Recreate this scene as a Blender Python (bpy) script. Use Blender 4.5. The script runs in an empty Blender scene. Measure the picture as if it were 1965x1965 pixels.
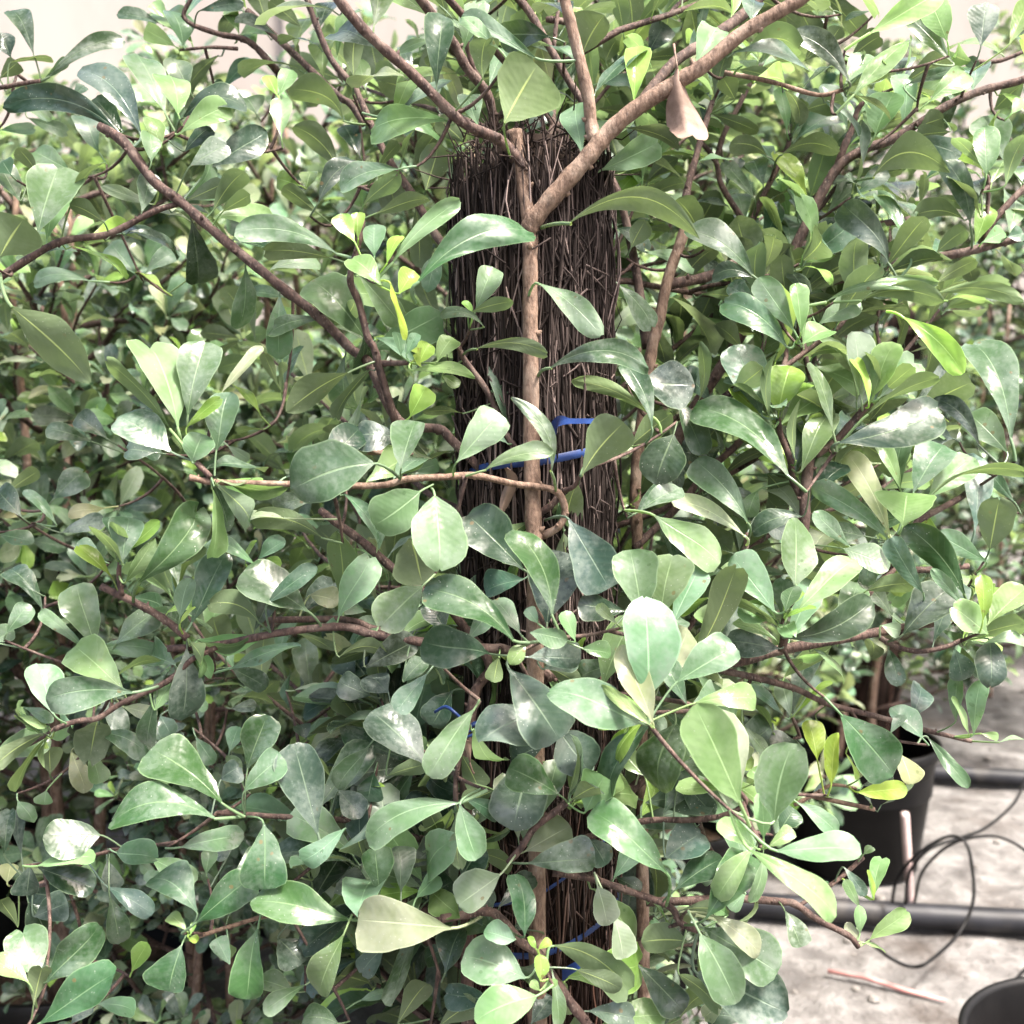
import bpy, math, random
import numpy as np
from mathutils import Vector, Matrix

# ---------------------------------------------------------------- camera, sky, sun, exposure
scene = bpy.context.scene
R = math.radians
CAM = np.array((0.0, 0.0, 1.0))
PITCH = R(5.0)
cam_data = bpy.data.cameras.new("camera")
cam_data.sensor_width = 36.0
cam_data.lens = 38.6
cam_data.clip_start = 0.02
cam_data.clip_end = 500.0
cam_data.dof.use_dof = True
cam_data.dof.focus_distance = 0.78
cam_data.dof.aperture_fstop = 8.5
cam = bpy.data.objects.new("camera", cam_data)
scene.collection.objects.link(cam)
cam.location = CAM
cam.rotation_euler = (R(90.0) - PITCH, 0.0, 0.0)
scene.camera = cam

SUN_DIR = Vector((0.42, -0.30, 1.0)).normalized()      # towards the sun
sun_el = math.asin(SUN_DIR.z)
sun_az = math.atan2(SUN_DIR.x, SUN_DIR.y)
world = bpy.data.worlds.new("World")
scene.world = world
world.use_nodes = True
wn = world.node_tree.nodes
sky = wn.new("ShaderNodeTexSky")
sky.sky_type = 'NISHITA'
sky.sun_disc = False
sky.sun_elevation = sun_el
sky.sun_rotation = sun_az
sky.dust_density = 8.0
sky.air_density = 1.0
sky.ozone_density = 0.25
bg = wn["Background"]
world.node_tree.links.new(sky.outputs[0], bg.inputs[0])
bg.inputs[1].default_value = 0.15

sun_data = bpy.data.lights.new("sun", 'SUN')
sun_data.energy = 3.5
sun_data.angle = R(10.0)
sun_data.color = (1.0, 0.955, 0.89)
sun = bpy.data.objects.new("sun", sun_data)
scene.collection.objects.link(sun)
sun.rotation_euler = SUN_DIR.to_track_quat('Z', 'Y').to_euler()

scene.view_settings.view_transform = 'Standard'
scene.view_settings.look = 'None'
scene.view_settings.gamma = 1.0
scene.view_settings.exposure = 2.05
scene.cycles.max_bounces = 8
scene.cycles.transmission_bounces = 6

# ---------------------------------------------------------------- helpers
COL = scene.collection
FPX = 982.5 / math.tan(math.atan(18.0 / 38.6))
FWD = np.array((0.0, math.cos(PITCH), -math.sin(PITCH)))
UP = np.array((0.0, math.sin(PITCH), math.cos(PITCH)))
RIGHT = np.array((1.0, 0.0, 0.0))
OFF = (0, 650, 1305)
TS = 660.0 / 1932.0


def ray(x, y):
    return FWD + (x - 982.5) / FPX * RIGHT + (982.5 - y) / FPX * UP


def S(tile, x, y):
    return OFF[tile % 10] + x * TS, OFF[tile // 10] + y * TS


def P(tile, x, y, d):
    sx, sy = S(tile, x, y)
    return CAM + d * ray(sx, sy)


def on_ground(tile, x, y, z=0.0):
    sx, sy = S(tile, x, y)
    r = ray(sx, sy)
    return CAM + r * ((z - CAM[2]) / r[2])


def nrm(v):
    return v / max(1e-9, math.sqrt(float(v @ v)))


def link(name, me, mat=None, parent=None):
    o = bpy.data.objects.new(name, me)
    COL.objects.link(o)
    if mat is not None and me is not None:
        if not me.materials:
            me.materials.append(mat)
    if parent is not None:
        o.parent = parent
        o.matrix_parent_inverse = Matrix.Translation(-parent.location) if parent.rotation_euler.z == 0 else parent.matrix_basis.inverted()
    return o


def tag(o, label=None, cat=None, group=None, kind=None):
    if label: o["label"] = label
    if cat: o["category"] = cat
    if group: o["group"] = group
    if kind: o["kind"] = kind
    return o


def empty(name, loc):
    o = bpy.data.objects.new(name, None)
    COL.objects.link(o)
    o.location = loc
    o.empty_display_size = 0.05
    return o


class Mesh:
    """collects quads/tris with uv and tint and becomes one mesh"""
    def __init__(self):
        self.v, self.f, self.uv, self.c = [], [], [], []
        self.n = 0

    def add(self, verts, faces, uv=None, col=(1, 1, 1, 1)):
        verts = np.asarray(verts, dtype=float)
        k = len(verts)
        self.v.append(verts)
        for f in faces:
            self.f.append([i + self.n for i in f])
        self.uv.append(np.asarray(uv, dtype=float) if uv is not None else np.full((k, 2), 0.5))
        col = np.asarray(col, dtype=float)
        self.c.append(np.tile(col, (k, 1)) if col.ndim == 1 else col)
        self.n += k

    def tube(self, pts, radii, sides=8, cap=True, uv=(0.5, 0.5), col=(1, 1, 1, 1)):
        pts = np.asarray(pts, dtype=float)
        n = len(pts)
        if np.isscalar(radii):
            radii = np.full(n, radii)
        t = np.gradient(pts, axis=0)
        t = t / np.maximum(1e-9, np.linalg.norm(t, axis=1))[:, None]
        ref = np.array((0.0, 0.0, 1.0)) if abs(t[0][2]) < 0.9 else np.array((1.0, 0.0, 0.0))
        u = nrm(np.cross(t[0], ref))
        ang = np.arange(sides) * 2 * math.pi / sides
        ca, sa = np.cos(ang)[:, None], np.sin(ang)[:, None]
        vs = []
        for i in range(n):
            u = nrm(u - t[i] * float(u @ t[i]))
            w = np.cross(t[i], u)
            vs.append(pts[i] + radii[i] * (ca * u + sa * w))
        fs = []
        for i in range(n - 1):
            for j in range(sides):
                a, b = i * sides + j, i * sides + (j + 1) % sides
                fs.append((a, b, b + sides, a + sides))
        if cap:
            fs.append(tuple(range(sides - 1, -1, -1)))
            fs.append(tuple((n - 1) * sides + j for j in range(sides)))
        v = np.concatenate(vs)
        self.add(v, fs, np.tile(np.asarray(uv), (len(v), 1)), col)

    def lathe(self, prof, seg=48, centre=(0, 0, 0)):
        vs, fs = [], []
        for r, z in prof:
            for j in range(seg):
                a = 2 * math.pi * j / seg
                vs.append((centre[0] + r * math.cos(a), centre[1] + r * math.sin(a), centre[2] + z))
        for i in range(len(prof) - 1):
            for j in range(seg):
                a, b = i * seg + j, i * seg + (j + 1) % seg
                fs.append((a, b, b + seg, a + seg))
        self.add(vs, fs)

    def box(self, lo, hi):
        x0, y0, z0 = lo; x1, y1, z1 = hi
        v = [(x0, y0, z0), (x1, y0, z0), (x1, y1, z0), (x0, y1, z0), (x0, y0, z1), (x1, y0, z1), (x1, y1, z1), (x0, y1, z1)]
        self.add(v, [(0, 3, 2, 1), (4, 5, 6, 7), (0, 1, 5, 4), (1, 2, 6, 5), (2, 3, 7, 6), (3, 0, 4, 7)])

    def mesh(self, name, smooth=True):
        me = bpy.data.meshes.new(name)
        v = np.concatenate(self.v)
        me.from_pydata(v.tolist(), [], self.f)
        uv = np.concatenate(self.uv)
        li = np.empty(len(me.loops), dtype=np.int32)
        me.loops.foreach_get("vertex_index", li)
        lay = me.uv_layers.new(name="uv")
        lay.data.foreach_set("uv", uv[li].ravel().astype(np.float32))
        at = me.color_attributes.new("tint", 'FLOAT_COLOR', 'POINT')
        at.data.foreach_set("color", np.concatenate(self.c).ravel().astype(np.float32))
        if smooth:
            me.polygons.foreach_set("use_smooth", np.ones(len(me.polygons), dtype=bool))
        me.update()
        return me


def smooth_path(pts, step=4):
    pts = [np.asarray(p, dtype=float) for p in pts]
    if len(pts) < 3:
        return [pts[0] + (pts[-1] - pts[0]) * k / 6 for k in range(7)]
    ext = [2 * pts[0] - pts[1]] + pts + [2 * pts[-1] - pts[-2]]
    out = []
    for i in range(1, len(ext) - 2):
        p0, p1, p2, p3 = ext[i - 1:i + 3]
        for k in range(step):
            t = k / step
            out.append(0.5 * ((2 * p1) + (-p0 + p2) * t + (2 * p0 - 5 * p1 + 4 * p2 - p3) * t * t + (-p0 + 3 * p1 - 3 * p2 + p3) * t ** 3))
    out.append(pts[-1])
    return out


# ---------------------------------------------------------------- materials
def new_mat(name):
    m = bpy.data.materials.new(name)
    m.use_nodes = True
    nt = m.node_tree
    return m, nt, nt.nodes["Principled BSDF"]


def N(nt, kind, **kw):
    n = nt.nodes.new(kind)
    for k, v in kw.items():
        if k in n.inputs:
            n.inputs[k].default_value = v
        else:
            setattr(n, k, v)
    return n


def mixc(nt, fac, a, b, blend='MIX'):
    n = nt.nodes.new("ShaderNodeMix")
    n.data_type = 'RGBA'
    n.blend_type = blend
    for sock, val in ((0, fac), (6, a), (7, b)):
        if hasattr(val, "is_linked") or hasattr(val, "links"):
            nt.links.new(val, n.inputs[sock])
        elif sock == 0:
            n.inputs[0].default_value = val
        else:
            n.inputs[sock].default_value = (*val, 1.0) if len(val) == 3 else val
    return n.outputs[2]


def mth(nt, op, a, b=0.0, clamp=False):
    n = nt.nodes.new("ShaderNodeMath")
    n.operation = op
    n.use_clamp = clamp
    for i, val in enumerate((a, b)):
        if hasattr(val, "links"):
            nt.links.new(val, n.inputs[i])
        else:
            n.inputs[i].default_value = val
    return n.outputs[0]


def smoothstep(nt, x, lo, hi):
    n = nt.nodes.new("ShaderNodeMapRange")
    n.interpolation_type = 'SMOOTHSTEP'
    nt.links.new(x, n.inputs[0])
    n.inputs[1].default_value = lo
    n.inputs[2].default_value = hi
    return n.outputs[0]


def N_lum(nt, col):
    n = nt.nodes.new('ShaderNodeRGBToBW')
    nt.links.new(col, n.inputs[0])
    return n.outputs[0]


def leaf_material():
    m, nt, pb = new_mat("leaf")
    L = nt.links
    att = N(nt, "ShaderNodeAttribute", attribute_name="tint")
    uvn = N(nt, "ShaderNodeUVMap", uv_map="uv")
    sep = N(nt, "ShaderNodeSeparateXYZ")
    L.new(uvn.outputs[0], sep.inputs[0])
    t, v = sep.outputs[0], sep.outputs[1]
    av = mth(nt, 'ABSOLUTE', mth(nt, 'MULTIPLY', mth(nt, 'SUBTRACT', v, 0.5), 2.0))
    tc = N(nt, "ShaderNodeTexCoord")
    n1 = N(nt, "ShaderNodeTexNoise", Scale=42.0, Detail=3.0, Roughness=0.55)
    n2 = N(nt, "ShaderNodeTexNoise", Scale=260.0, Detail=3.0, Roughness=0.6)
    n3 = N(nt, "ShaderNodeTexNoise", Scale=16.0, Detail=2.0)
    for n in (n1, n2, n3):
        L.new(tc.outputs['Object'], n.inputs['Vector'])
    # mottling of the blade
    base = mixc(nt, smoothstep(nt, n1.outputs[0], 0.35, 0.7), att.outputs['Color'], (1, 1, 1), 'MULTIPLY')
    dk = mixc(nt, 1.0, att.outputs['Color'], (0.70, 0.78, 0.66), 'MULTIPLY')
    base = mixc(nt, smoothstep(nt, n1.outputs[0], 0.38, 0.62), dk, att.outputs['Color'])
    # lateral veins
    wv = mth(nt, 'SINE', mth(nt, 'MULTIPLY', mth(nt, 'SUBTRACT', t, mth(nt, 'MULTIPLY', av, 0.22)), 62.0))
    vein = mth(nt, 'MULTIPLY', smoothstep(nt, wv, 0.6, 1.0), 0.035)
    lighter = mixc(nt, 0.5, base, (0.30, 0.38, 0.20))
    base = mixc(nt, vein, base, lighter)
    # lime dust left by the sprinklers
    dust = mth(nt, 'MULTIPLY', smoothstep(nt, mth(nt, 'ADD', mth(nt, 'MULTIPLY', n1.outputs[0], 0.6), mth(nt, 'MULTIPLY', n2.outputs[0], 0.4)), 0.40, 0.64), att.outputs['Alpha'], True)
    base = mixc(nt, dust, base, (0.190, 0.225, 0.190))
    # small stains
    vor = N(nt, "ShaderNodeTexVoronoi", Scale=150.0)
    L.new(tc.outputs['Object'], vor.inputs['Vector'])
    sp = mth(nt, 'MULTIPLY', mth(nt, 'LESS_THAN', vor.outputs['Distance'], 0.20), smoothstep(nt, n3.outputs[0], 0.55, 0.66))
    base = mixc(nt, mth(nt, 'MULTIPLY', sp, 0.55), base, mixc(nt, 1.0, base, (0.45, 0.55, 0.42), 'MULTIPLY'))
    # brown blemishes
    vo3 = N(nt, "ShaderNodeTexVoronoi", Scale=75.0)
    L.new(tc.outputs['Object'], vo3.inputs['Vector'])
    sp3 = mth(nt, 'MULTIPLY', mth(nt, 'LESS_THAN', mth(nt, 'ADD', vo3.outputs['Distance'], mth(nt, 'MULTIPLY', n2.outputs[0], 0.12)), 0.17), smoothstep(nt, n1.outputs[0], 0.50, 0.56))
    base = mixc(nt, mth(nt, 'MULTIPLY', sp3, 0.6), base, (0.13, 0.085, 0.04))
    # dried water drops
    vo2 = N(nt, "ShaderNodeTexVoronoi", Scale=330.0)
    L.new(tc.outputs['Object'], vo2.inputs['Vector'])
    drop = mth(nt, 'MULTIPLY', mth(nt, 'LESS_THAN', vo2.outputs['Distance'], 0.13), smoothstep(nt, n1.outputs[0], 0.48, 0.60))
    base = mixc(nt, mth(nt, 'MULTIPLY', drop, 0.55), base, (0.36, 0.38, 0.33))
    # midrib and margin
    wid = mth(nt, 'ADD', 0.018, mth(nt, 'MULTIPLY', mth(nt, 'SUBTRACT', 1.0, t), 0.045))
    rib = mth(nt, 'SUBTRACT', 1.0, smoothstep(nt, mth(nt, 'DIVIDE', av, wid), 0.5, 1.3))
    rib = mth(nt, 'MULTIPLY', rib, smoothstep(nt, mth(nt, 'SUBTRACT', 1.02, t), 0.0, 0.35))
    ribc = mixc(nt, 0.40, mixc(nt, 1.0, att.outputs['Color'], (2.0, 2.0, 2.0), 'MULTIPLY'), (0.25, 0.31, 0.18))
    base = mixc(nt, mth(nt, 'MULTIPLY', rib, 0.62), base, ribc)
    edge = mth(nt, 'MULTIPLY', smoothstep(nt, av, 0.93, 0.985), 0.55)
    base = mixc(nt, edge, base, ribc)
    # paler, matt underside
    geo = N(nt, "ShaderNodeNewGeometry")
    under = mixc(nt, 0.50, base, (0.15, 0.187, 0.105))
    under = mixc(nt, mth(nt, 'MULTIPLY', rib, 0.75), under, (0.36, 0.44, 0.16))
    col = mixc(nt, geo.outputs['Backfacing'], base, under)
    L.new(col, pb.inputs['Base Color'])
    rough = mth(nt, 'ADD', 0.17, mth(nt, 'MULTIPLY', smoothstep(nt, n3.outputs[0], 0.38, 0.62), 0.20))
    rough = mth(nt, 'ADD', rough, mth(nt, 'MULTIPLY', dust, 0.22))
    rough = mth(nt, 'ADD', rough, mth(nt, 'MULTIPLY', geo.outputs['Backfacing'], 0.22))
    L.new(rough, pb.inputs['Roughness'])
    n4 = N(nt, "ShaderNodeTexNoise", Scale=28.0, Detail=3.0, Roughness=0.6)
    L.new(tc.outputs['Object'], n4.inputs['Vector'])
    spec = mth(nt, 'ADD', 0.10, mth(nt, 'MULTIPLY', smoothstep(nt, n4.outputs[0], 0.46, 0.62), 0.55))
    spec = mth(nt, 'MULTIPLY', spec, mth(nt, 'SUBTRACT', 1.0, mth(nt, 'MULTIPLY', geo.outputs['Backfacing'], 0.6)))
    L.new(spec, pb.inputs['Specular IOR Level'])
    # relief: veins, midrib groove, fine grain
    h = mth(nt, 'ADD', mth(nt, 'MULTIPLY', wv, 0.035), mth(nt, 'MULTIPLY', n2.outputs[0], 0.18))
    h = mth(nt, 'SUBTRACT', h, mth(nt, 'MULTIPLY', rib, 0.55))
    h = mth(nt, 'ADD', h, mth(nt, 'MULTIPLY', n1.outputs[0], 2.4))
    bp = N(nt, "ShaderNodeBump", Strength=0.36, Distance=0.0016)
    L.new(h, bp.inputs['Height'])
    L.new(bp.outputs[0], pb.inputs['Normal'])
    tr = N(nt, "ShaderNodeBsdfTranslucent")
    tcol = mixc(nt, 1.0, mixc(nt, 0.16, col, (0.20, 0.30, 0.03)), (1.45, 1.50, 1.2), 'MULTIPLY')
    L.new(tcol, tr.inputs['Color'])
    L.new(bp.outputs[0], tr.inputs['Normal'])
    ms = N(nt, "ShaderNodeMixShader")
    L.new(mth(nt, 'MINIMUM', mth(nt, 'ADD', 0.12, mth(nt, 'MULTIPLY', N_lum(nt, att.outputs['Color']), 1.1)), 0.42), ms.inputs[0])
    L.new(pb.outputs[0], ms.inputs[1])
    L.new(tr.outputs[0], ms.inputs[2])
    L.new(ms.outputs[0], nt.nodes["Material Output"].inputs[0])
    return m


def rough_mat(name, c1, c2, scale=30.0, rough=0.7, bump=0.4, dist=0.003, stretch=(1, 1, 1), tint=False, spec=0.35, c3=None, scale3=4.0):
    m, nt, pb = new_mat(name)
    L = nt.links
    tc = N(nt, "ShaderNodeTexCoord")
    mp = N(nt, "ShaderNodeMapping")
    mp.inputs['Scale'].default_value = stretch
    L.new(tc.outputs['Object'], mp.inputs[0])
    n1 = N(nt, "ShaderNodeTexNoise", Scale=scale, Detail=6.0, Roughness=0.62)
    L.new(mp.outputs[0], n1.inputs['Vector'])
    col = mixc(nt, smoothstep(nt, n1.outputs[0], 0.32, 0.68), c1, c2)
    if c3 is not None:
        n3 = N(nt, "ShaderNodeTexNoise", Scale=scale3, Detail=5.0, Roughness=0.6)
        L.new(tc.outputs['Object'], n3.inputs['Vector'])
        col = mixc(nt, smoothstep(nt, n3.outputs[0], 0.50, 0.68), col, c3)
    if name.endswith("bark"):                              # lenticels
        vo = N(nt, "ShaderNodeTexVoronoi", Scale=420.0)
        L.new(mp.outputs[0], vo.inputs['Vector'])
        col = mixc(nt, mth(nt, 'MULTIPLY', mth(nt, 'LESS_THAN', vo.outputs['Distance'], 0.22), 0.35), col, (0.24, 0.19, 0.155))
    if tint:
        att = N(nt, "ShaderNodeAttribute", attribute_name="tint")
        col = mixc(nt, 1.0, col, att.outputs['Color'], 'MULTIPLY')
    L.new(col, pb.inputs['Base Color'])
    pb.inputs['Roughness'].default_value = rough
    pb.inputs['Specular IOR Level'].default_value = spec
    bp = N(nt, "ShaderNodeBump", Strength=bump, Distance=dist)
    L.new(n1.outputs[0], bp.inputs['Height'])
    L.new(bp.outputs[0], pb.inputs['Normal'])
    return m


LEAF = leaf_material()
BARK = rough_mat("bark", (0.026, 0.015, 0.013), (0.095, 0.058, 0.047), 240.0, 0.78, 1.0, 0.002, (1, 1, 0.45), c3=(0.12, 0.085, 0.07), scale3=55.0)
BARK_PALE = rough_mat("pale_bark", (0.075, 0.045, 0.031), (0.20, 0.132, 0.095), 260.0, 0.75, 1.0, 0.002, (1, 1, 0.4), c3=(0.235, 0.172, 0.132), scale3=45.0)
FIBRE = rough_mat("tree_fern_fibre", (0.8, 0.8, 0.8), (1, 1, 1), 60.0, 0.95, 0.4, 0.001, tint=True, spec=0.08)
DRY = rough_mat("dry_leaf", (0.12, 0.078, 0.058), (0.25, 0.175, 0.138), 55.0, 0.75, 0.6, 0.002)
BLACK = rough_mat("black_plastic", (0.003, 0.003, 0.0034), (0.007, 0.0068, 0.007), 12.0, 0.5, 0.1, 0.002, spec=0.15)
PIPE = rough_mat("black_pipe", (0.007, 0.0075, 0.010), (0.018, 0.0185, 0.023), 14.0, 0.5, 0.15, 0.002, spec=0.3, c3=(0.04, 0.037, 0.035), scale3=9.0)
BLUE = rough_mat("blue_plastic", (0.007, 0.019, 0.075), (0.016, 0.04, 0.14), 40.0, 0.4, 0.3, 0.001, spec=0.3)
SOIL = rough_mat("potting_soil", (0.035, 0.022, 0.016), (0.12, 0.08, 0.055), 50.0, 0.95, 1.0, 0.012)
GROUND = rough_mat("sandy_ground", (0.065, 0.061, 0.059), (0.155, 0.149, 0.145), 13.0, 0.95, 1.0, 0.03, c3=(0.050, 0.042, 0.037), scale3=3.6)
STONE = rough_mat("stone", (0.085, 0.078, 0.072), (0.16, 0.15, 0.14), 25.0, 0.9, 0.6, 0.004)
PLASTER = rough_mat("wall_plaster", (0.25, 0.224, 0.204), (0.31, 0.282, 0.26), 1.1, 0.9, 0.3, 0.01, (1, 1, .35), c3=(0.225, 0.19, 0.165), scale3=.5)
STAKE = rough_mat("faded_plastic", (0.36, 0.27, 0.26), (0.50, 0.40, 0.38), 30.0, 0.6, 0.2, 0.002)
PINK = rough_mat("faded_pink_stick", (0.36, 0.16, 0.15), (0.46, 0.24, 0.22), 30.0, 0.7, 0.2, 0.002)

# ---------------------------------------------------------------- leaves
PROF = {
    'o': ((0, .05), (.08, .14), (.2, .38), (.35, .66), (.5, .87), (.64, .985), (.76, 1.0), (.86, .93), (.93, .76), (.975, .50), (1, .20)),
    'e': ((0, .04), (.08, .16), (.2, .48), (.35, .82), (.5, 1.0), (.64, .96), (.78, .76), (.9, .42), (.97, .17), (1, .03)),
    't': ((0, .03), (.08, .10), (.2, .36), (.4, .66), (.6, .90), (.76, .995), (.86, 1.0), (.93, .93), (.975, .74), (1, .42)),
    'r': ((0, .06), (.06, .22), (.18, .58), (.35, .88), (.55, 1.0), (.72, .98), (.84, .84), (.93, .58), (.98, .30), (1, .08)),
}
TONES = {
    'm': ((.062, .104, .064), .40), 'l': ((.130, .205, .122), .36), 'd': ((.024, .046, .030), .16), 'q': ((.046, .070, .058), .45),
    'G': ((.036, .080, .036), .22), 'g': ((.168, .258, .115), .08), 'y': ((.215, .330, .085), .0), 'Y': ((.270, .390, .080), .0),
    'c': ((.290, .320, .225), .30), 'u': ((.056, .093, .044), .12), 'v': ((.105, .168, .066), .06),  # c: dusty cream with sun and gloss painted in; v: underside coloured as backlit
}


def tone_colour(tone, rng):
    c, dust = TONES[tone]
    k = math.exp(rng.normal(0, 0.26))
    h = float(np.clip(rng.normal(0, 0.07), -.11, .16))
    return (c[0] * k * (1 + h), c[1] * k, c[2] * k * (1 - h), max(0.0, dust * (1 + rng.normal(0, 0.35))))


def blade(mb, base, tip, side, L_w, shape, rng, col, bend=None, arch=0.07, fold=0.14, nl=12, nw=6, ripple=0.0, curl=0.0):
    """a leaf blade from base to tip, half width along side, slightly folded, arched and rippled"""
    a = tip - base
    L = math.sqrt(float(a @ a))
    ax = a / L
    s = nrm(side - ax * float(side @ ax))
    n = np.cross(ax, s)
    ts = np.linspace(0, 1, nl + 1) ** 0.92
    ts[-1] = 1.0
    pr = PROF[shape]
    hw = np.interp(ts, [p[0] for p in pr], [p[1] for p in pr])
    p2 = PROF['ootte'[rng.integers(5)]]
    k2 = rng.uniform(0, .55)
    hw = (hw * (1 - k2) + np.interp(ts, [p[0] for p in p2], [p[1] for p in p2]) * k2) * L_w * 0.5
    notch = max(0.0, rng.normal(-.02, .05))
    twist = rng.normal(0, .40)
    vs = np.linspace(-1, 1, nw + 1)
    asym = rng.normal(0, 0.10)
    ph, ph2 = rng.uniform(0, 6.28), rng.uniform(0, 6.28)
    T, V = np.meshgrid(ts, vs, indexing='ij')
    H = hw[:, None] * (1 + asym * V) * (1 + 0.05 * np.sin(T * 8 + ph + 1.9 * V) + 0.022 * np.sin(T * 19 + ph2 - 2 * V))
    along = T * L - notch * L * np.maximum(0, T - .8) * 5 * (1 - np.abs(V)) ** 1.5
    lat = H * V * math.cos(fold)
    z = arch * L * 4 * T * (1 - T) + H * np.abs(V) ** 1.4 * math.sin(fold)
    z = z + (0.026 + ripple) * L * np.sin(T * (7 + 10 * ripple) + ph + 2.2 * V) * np.abs(V) * np.minimum(1, 3 * T)
    z = z - curl * L * np.maximum(0, T - 0.55) ** 2 * (0.6 + np.abs(V)) * 3
    tw = twist * (T - .35)
    lat, z = lat * np.cos(tw) - z * np.sin(tw), z * np.cos(tw) + lat * np.sin(tw)
    pts = base + along[..., None] * ax + lat[..., None] * s + z[..., None] * n
    if bend is not None:
        pts = pts + (4 * T * (1 - T))[..., None] * bend
    w = nw + 1
    fs = []
    for i in range(nl):
        for j in range(nw):
            k = i * w + j
            fs.append((k, k + w, k + w + 1, k + 1))
    mb.add(pts.reshape(-1, 3), fs, np.stack([T, (V + 1) / 2], -1).reshape(-1, 2), col)
    return n


def plain_leaf(mb, base, ax, nor, L, tone, rng, shape='o', ratio=None, nl=7, nw=4):
    """a leaf grown from a twig: short petiole plus blade, upper face along nor"""
    ratio = ratio or rng.uniform(0.40, 0.56)
    col = tone_colour(tone, rng)
    ax = nrm(ax)
    nor = nrm(nor - ax * float(nor @ ax))
    side = np.cross(nor, ax)
    b = base + ax * L * 0.16
    p1 = base + ax * L * 0.08 + np.array((0, 0, -0.004))
    mb.tube([base, p1, b + ax * L * 0.02], [L * .018, L * .014, L * .012], sides=3, cap=False, uv=(0.1, 0.5), col=col)
    tip = b + ax * L - nor * L * rng.uniform(0.0, 0.25)
    blade(mb, b, tip, side, L * ratio, shape, rng, col, None, rng.uniform(0.03, 0.13), rng.uniform(0.05, 0.32), nl, nw, curl=rng.uniform(-0.05, 0.18))


def grow(seed, H, Rad, z0, nprim, twigs=4, lscale=1.0, mix=None, nl=7, nw=4, keep=None, thick=1.0):
    """a shrub trained up a post: limbs as tubes and all its leaves, in local space"""
    rng = np.random.default_rng(seed)
    wood, leaves = Mesh(), Mesh()
    mix = mix or (('m', .34), ('l', .20), ('d', .14), ('q', .10), ('g', .10), ('y', .05), ('c', .07))
    tn = [k for k, _ in mix]
    tp = np.array([p for _, p in mix]); tp = tp / tp.sum()
    up = np.array((0, 0, 1.0))

    def twig(start, d, length, r, rosette):
        d = nrm(d)
        pts = [start]
        k = 5
        cur = start.copy()
        for i in range(k):
            d = nrm(d + rng.normal(0, 0.16, 3) + up * 0.05)
            cur = cur + d * length / k
            pts.append(cur.copy())
        if keep is not None and not keep(pts[-1]):
            return None, d
        wood.tube(pts, np.linspace(r, r * 0.55, len(pts)), sides=5, col=(1, 1, 1, 1))
        ang = rng.uniform(0, 6.28)
        nleaf = int(length / 0.019) + 1
        for i in range(nleaf):
            f = 0.30 + 0.65 * (i + rng.uniform(0, .6)) / nleaf
            q = pts[0] + (pts[-1] - pts[0]) * 0
            idx = min(k - 1, int(f * k)); fr = f * k - idx
            q = pts[idx] * (1 - fr) + pts[idx + 1] * fr
            dd = nrm(pts[idx + 1] - pts[idx])
            ang += 2.4
            a1 = nrm(np.cross(dd, up + rng.normal(0, .05, 3)))
            a2 = np.cross(a1, dd)
            out = math.cos(ang) * a1 + math.sin(ang) * a2
            ax = nrm(out * 0.85 + dd * 0.65 + up * 0.10)
            nor = nrm(up * 0.9 + dd * 0.5 + rng.normal(0, .35, 3) - out * 0.15)
            L = lscale * rng.uniform(0.040, 0.068)
            tone = tn[rng.choice(len(tn), p=tp)]
            plain_leaf(leaves, q, ax, nor, L, tone, rng, 'oooter'[rng.integers(6)], None, nl, nw)
        if rosette:
            e = pts[-1]
            m = rng.integers(5, 8)
            a1 = nrm(np.cross(d, up + rng.normal(0, .1, 3)))
            a2 = np.cross(a1, d)
            young = rng.random() < 0.35
            for i in range(m):
                ang = i * 2.4 + rng.normal(0, .2)
                out = math.cos(ang) * a1 + math.sin(ang) * a2
                op = rng.uniform(0.5, 1.1)
                ax = nrm(out * op + d * 0.8)
                nor = nrm(d * 1.0 - out * 0.6 + up * 0.25)
                tone = ('g' if rng.random() < .6 else 'y') if (young and i > m - 4) else tn[rng.choice(len(tn), p=tp)]
                L = lscale * rng.uniform(0.036, 0.062) * (0.7 if tone in 'y' else 1.0)
                plain_leaf(leaves, e, ax, nor, L, tone, rng, 'oooote'[rng.integers(6)], None, nl, nw)
        return pts, d

    for i in range(nprim):
        f = (i + rng.uniform(0, 1)) / nprim
        z = z0 + (H - z0) * f * 0.92
        az = i * 2.399 + rng.normal(0, .3)
        out = np.array((math.cos(az), math.sin(az), 0))
        reach = Rad * (1.0 - 0.45 * f) * rng.uniform(0.75, 1.15)
        start = np.array((0.03 * math.cos(az), 0.03 * math.sin(az), z))
        d = nrm(out + up * rng.uniform(0.05, 0.55 + 0.6 * f))
        pts, dend = twig(start, d, reach, 0.0055 * thick, True)
        if pts is None:
            continue
        for j in range(twigs):
            fr = rng.uniform(0.25, 0.95)
            idx = min(4, int(fr * 5))
            st = pts[idx]
            dd = nrm(pts[idx + 1] - pts[idx])
            sd = nrm(np.cross(dd, up)) * (1 if j % 2 else -1)
            twig(st, nrm(dd * 0.6 + sd * rng.uniform(.4, 1.0) + up * rng.uniform(-.25, .7)), reach * rng.uniform(.28, .55), 0.003 * min(1.0, thick + .2), True)
    return wood, leaves

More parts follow.
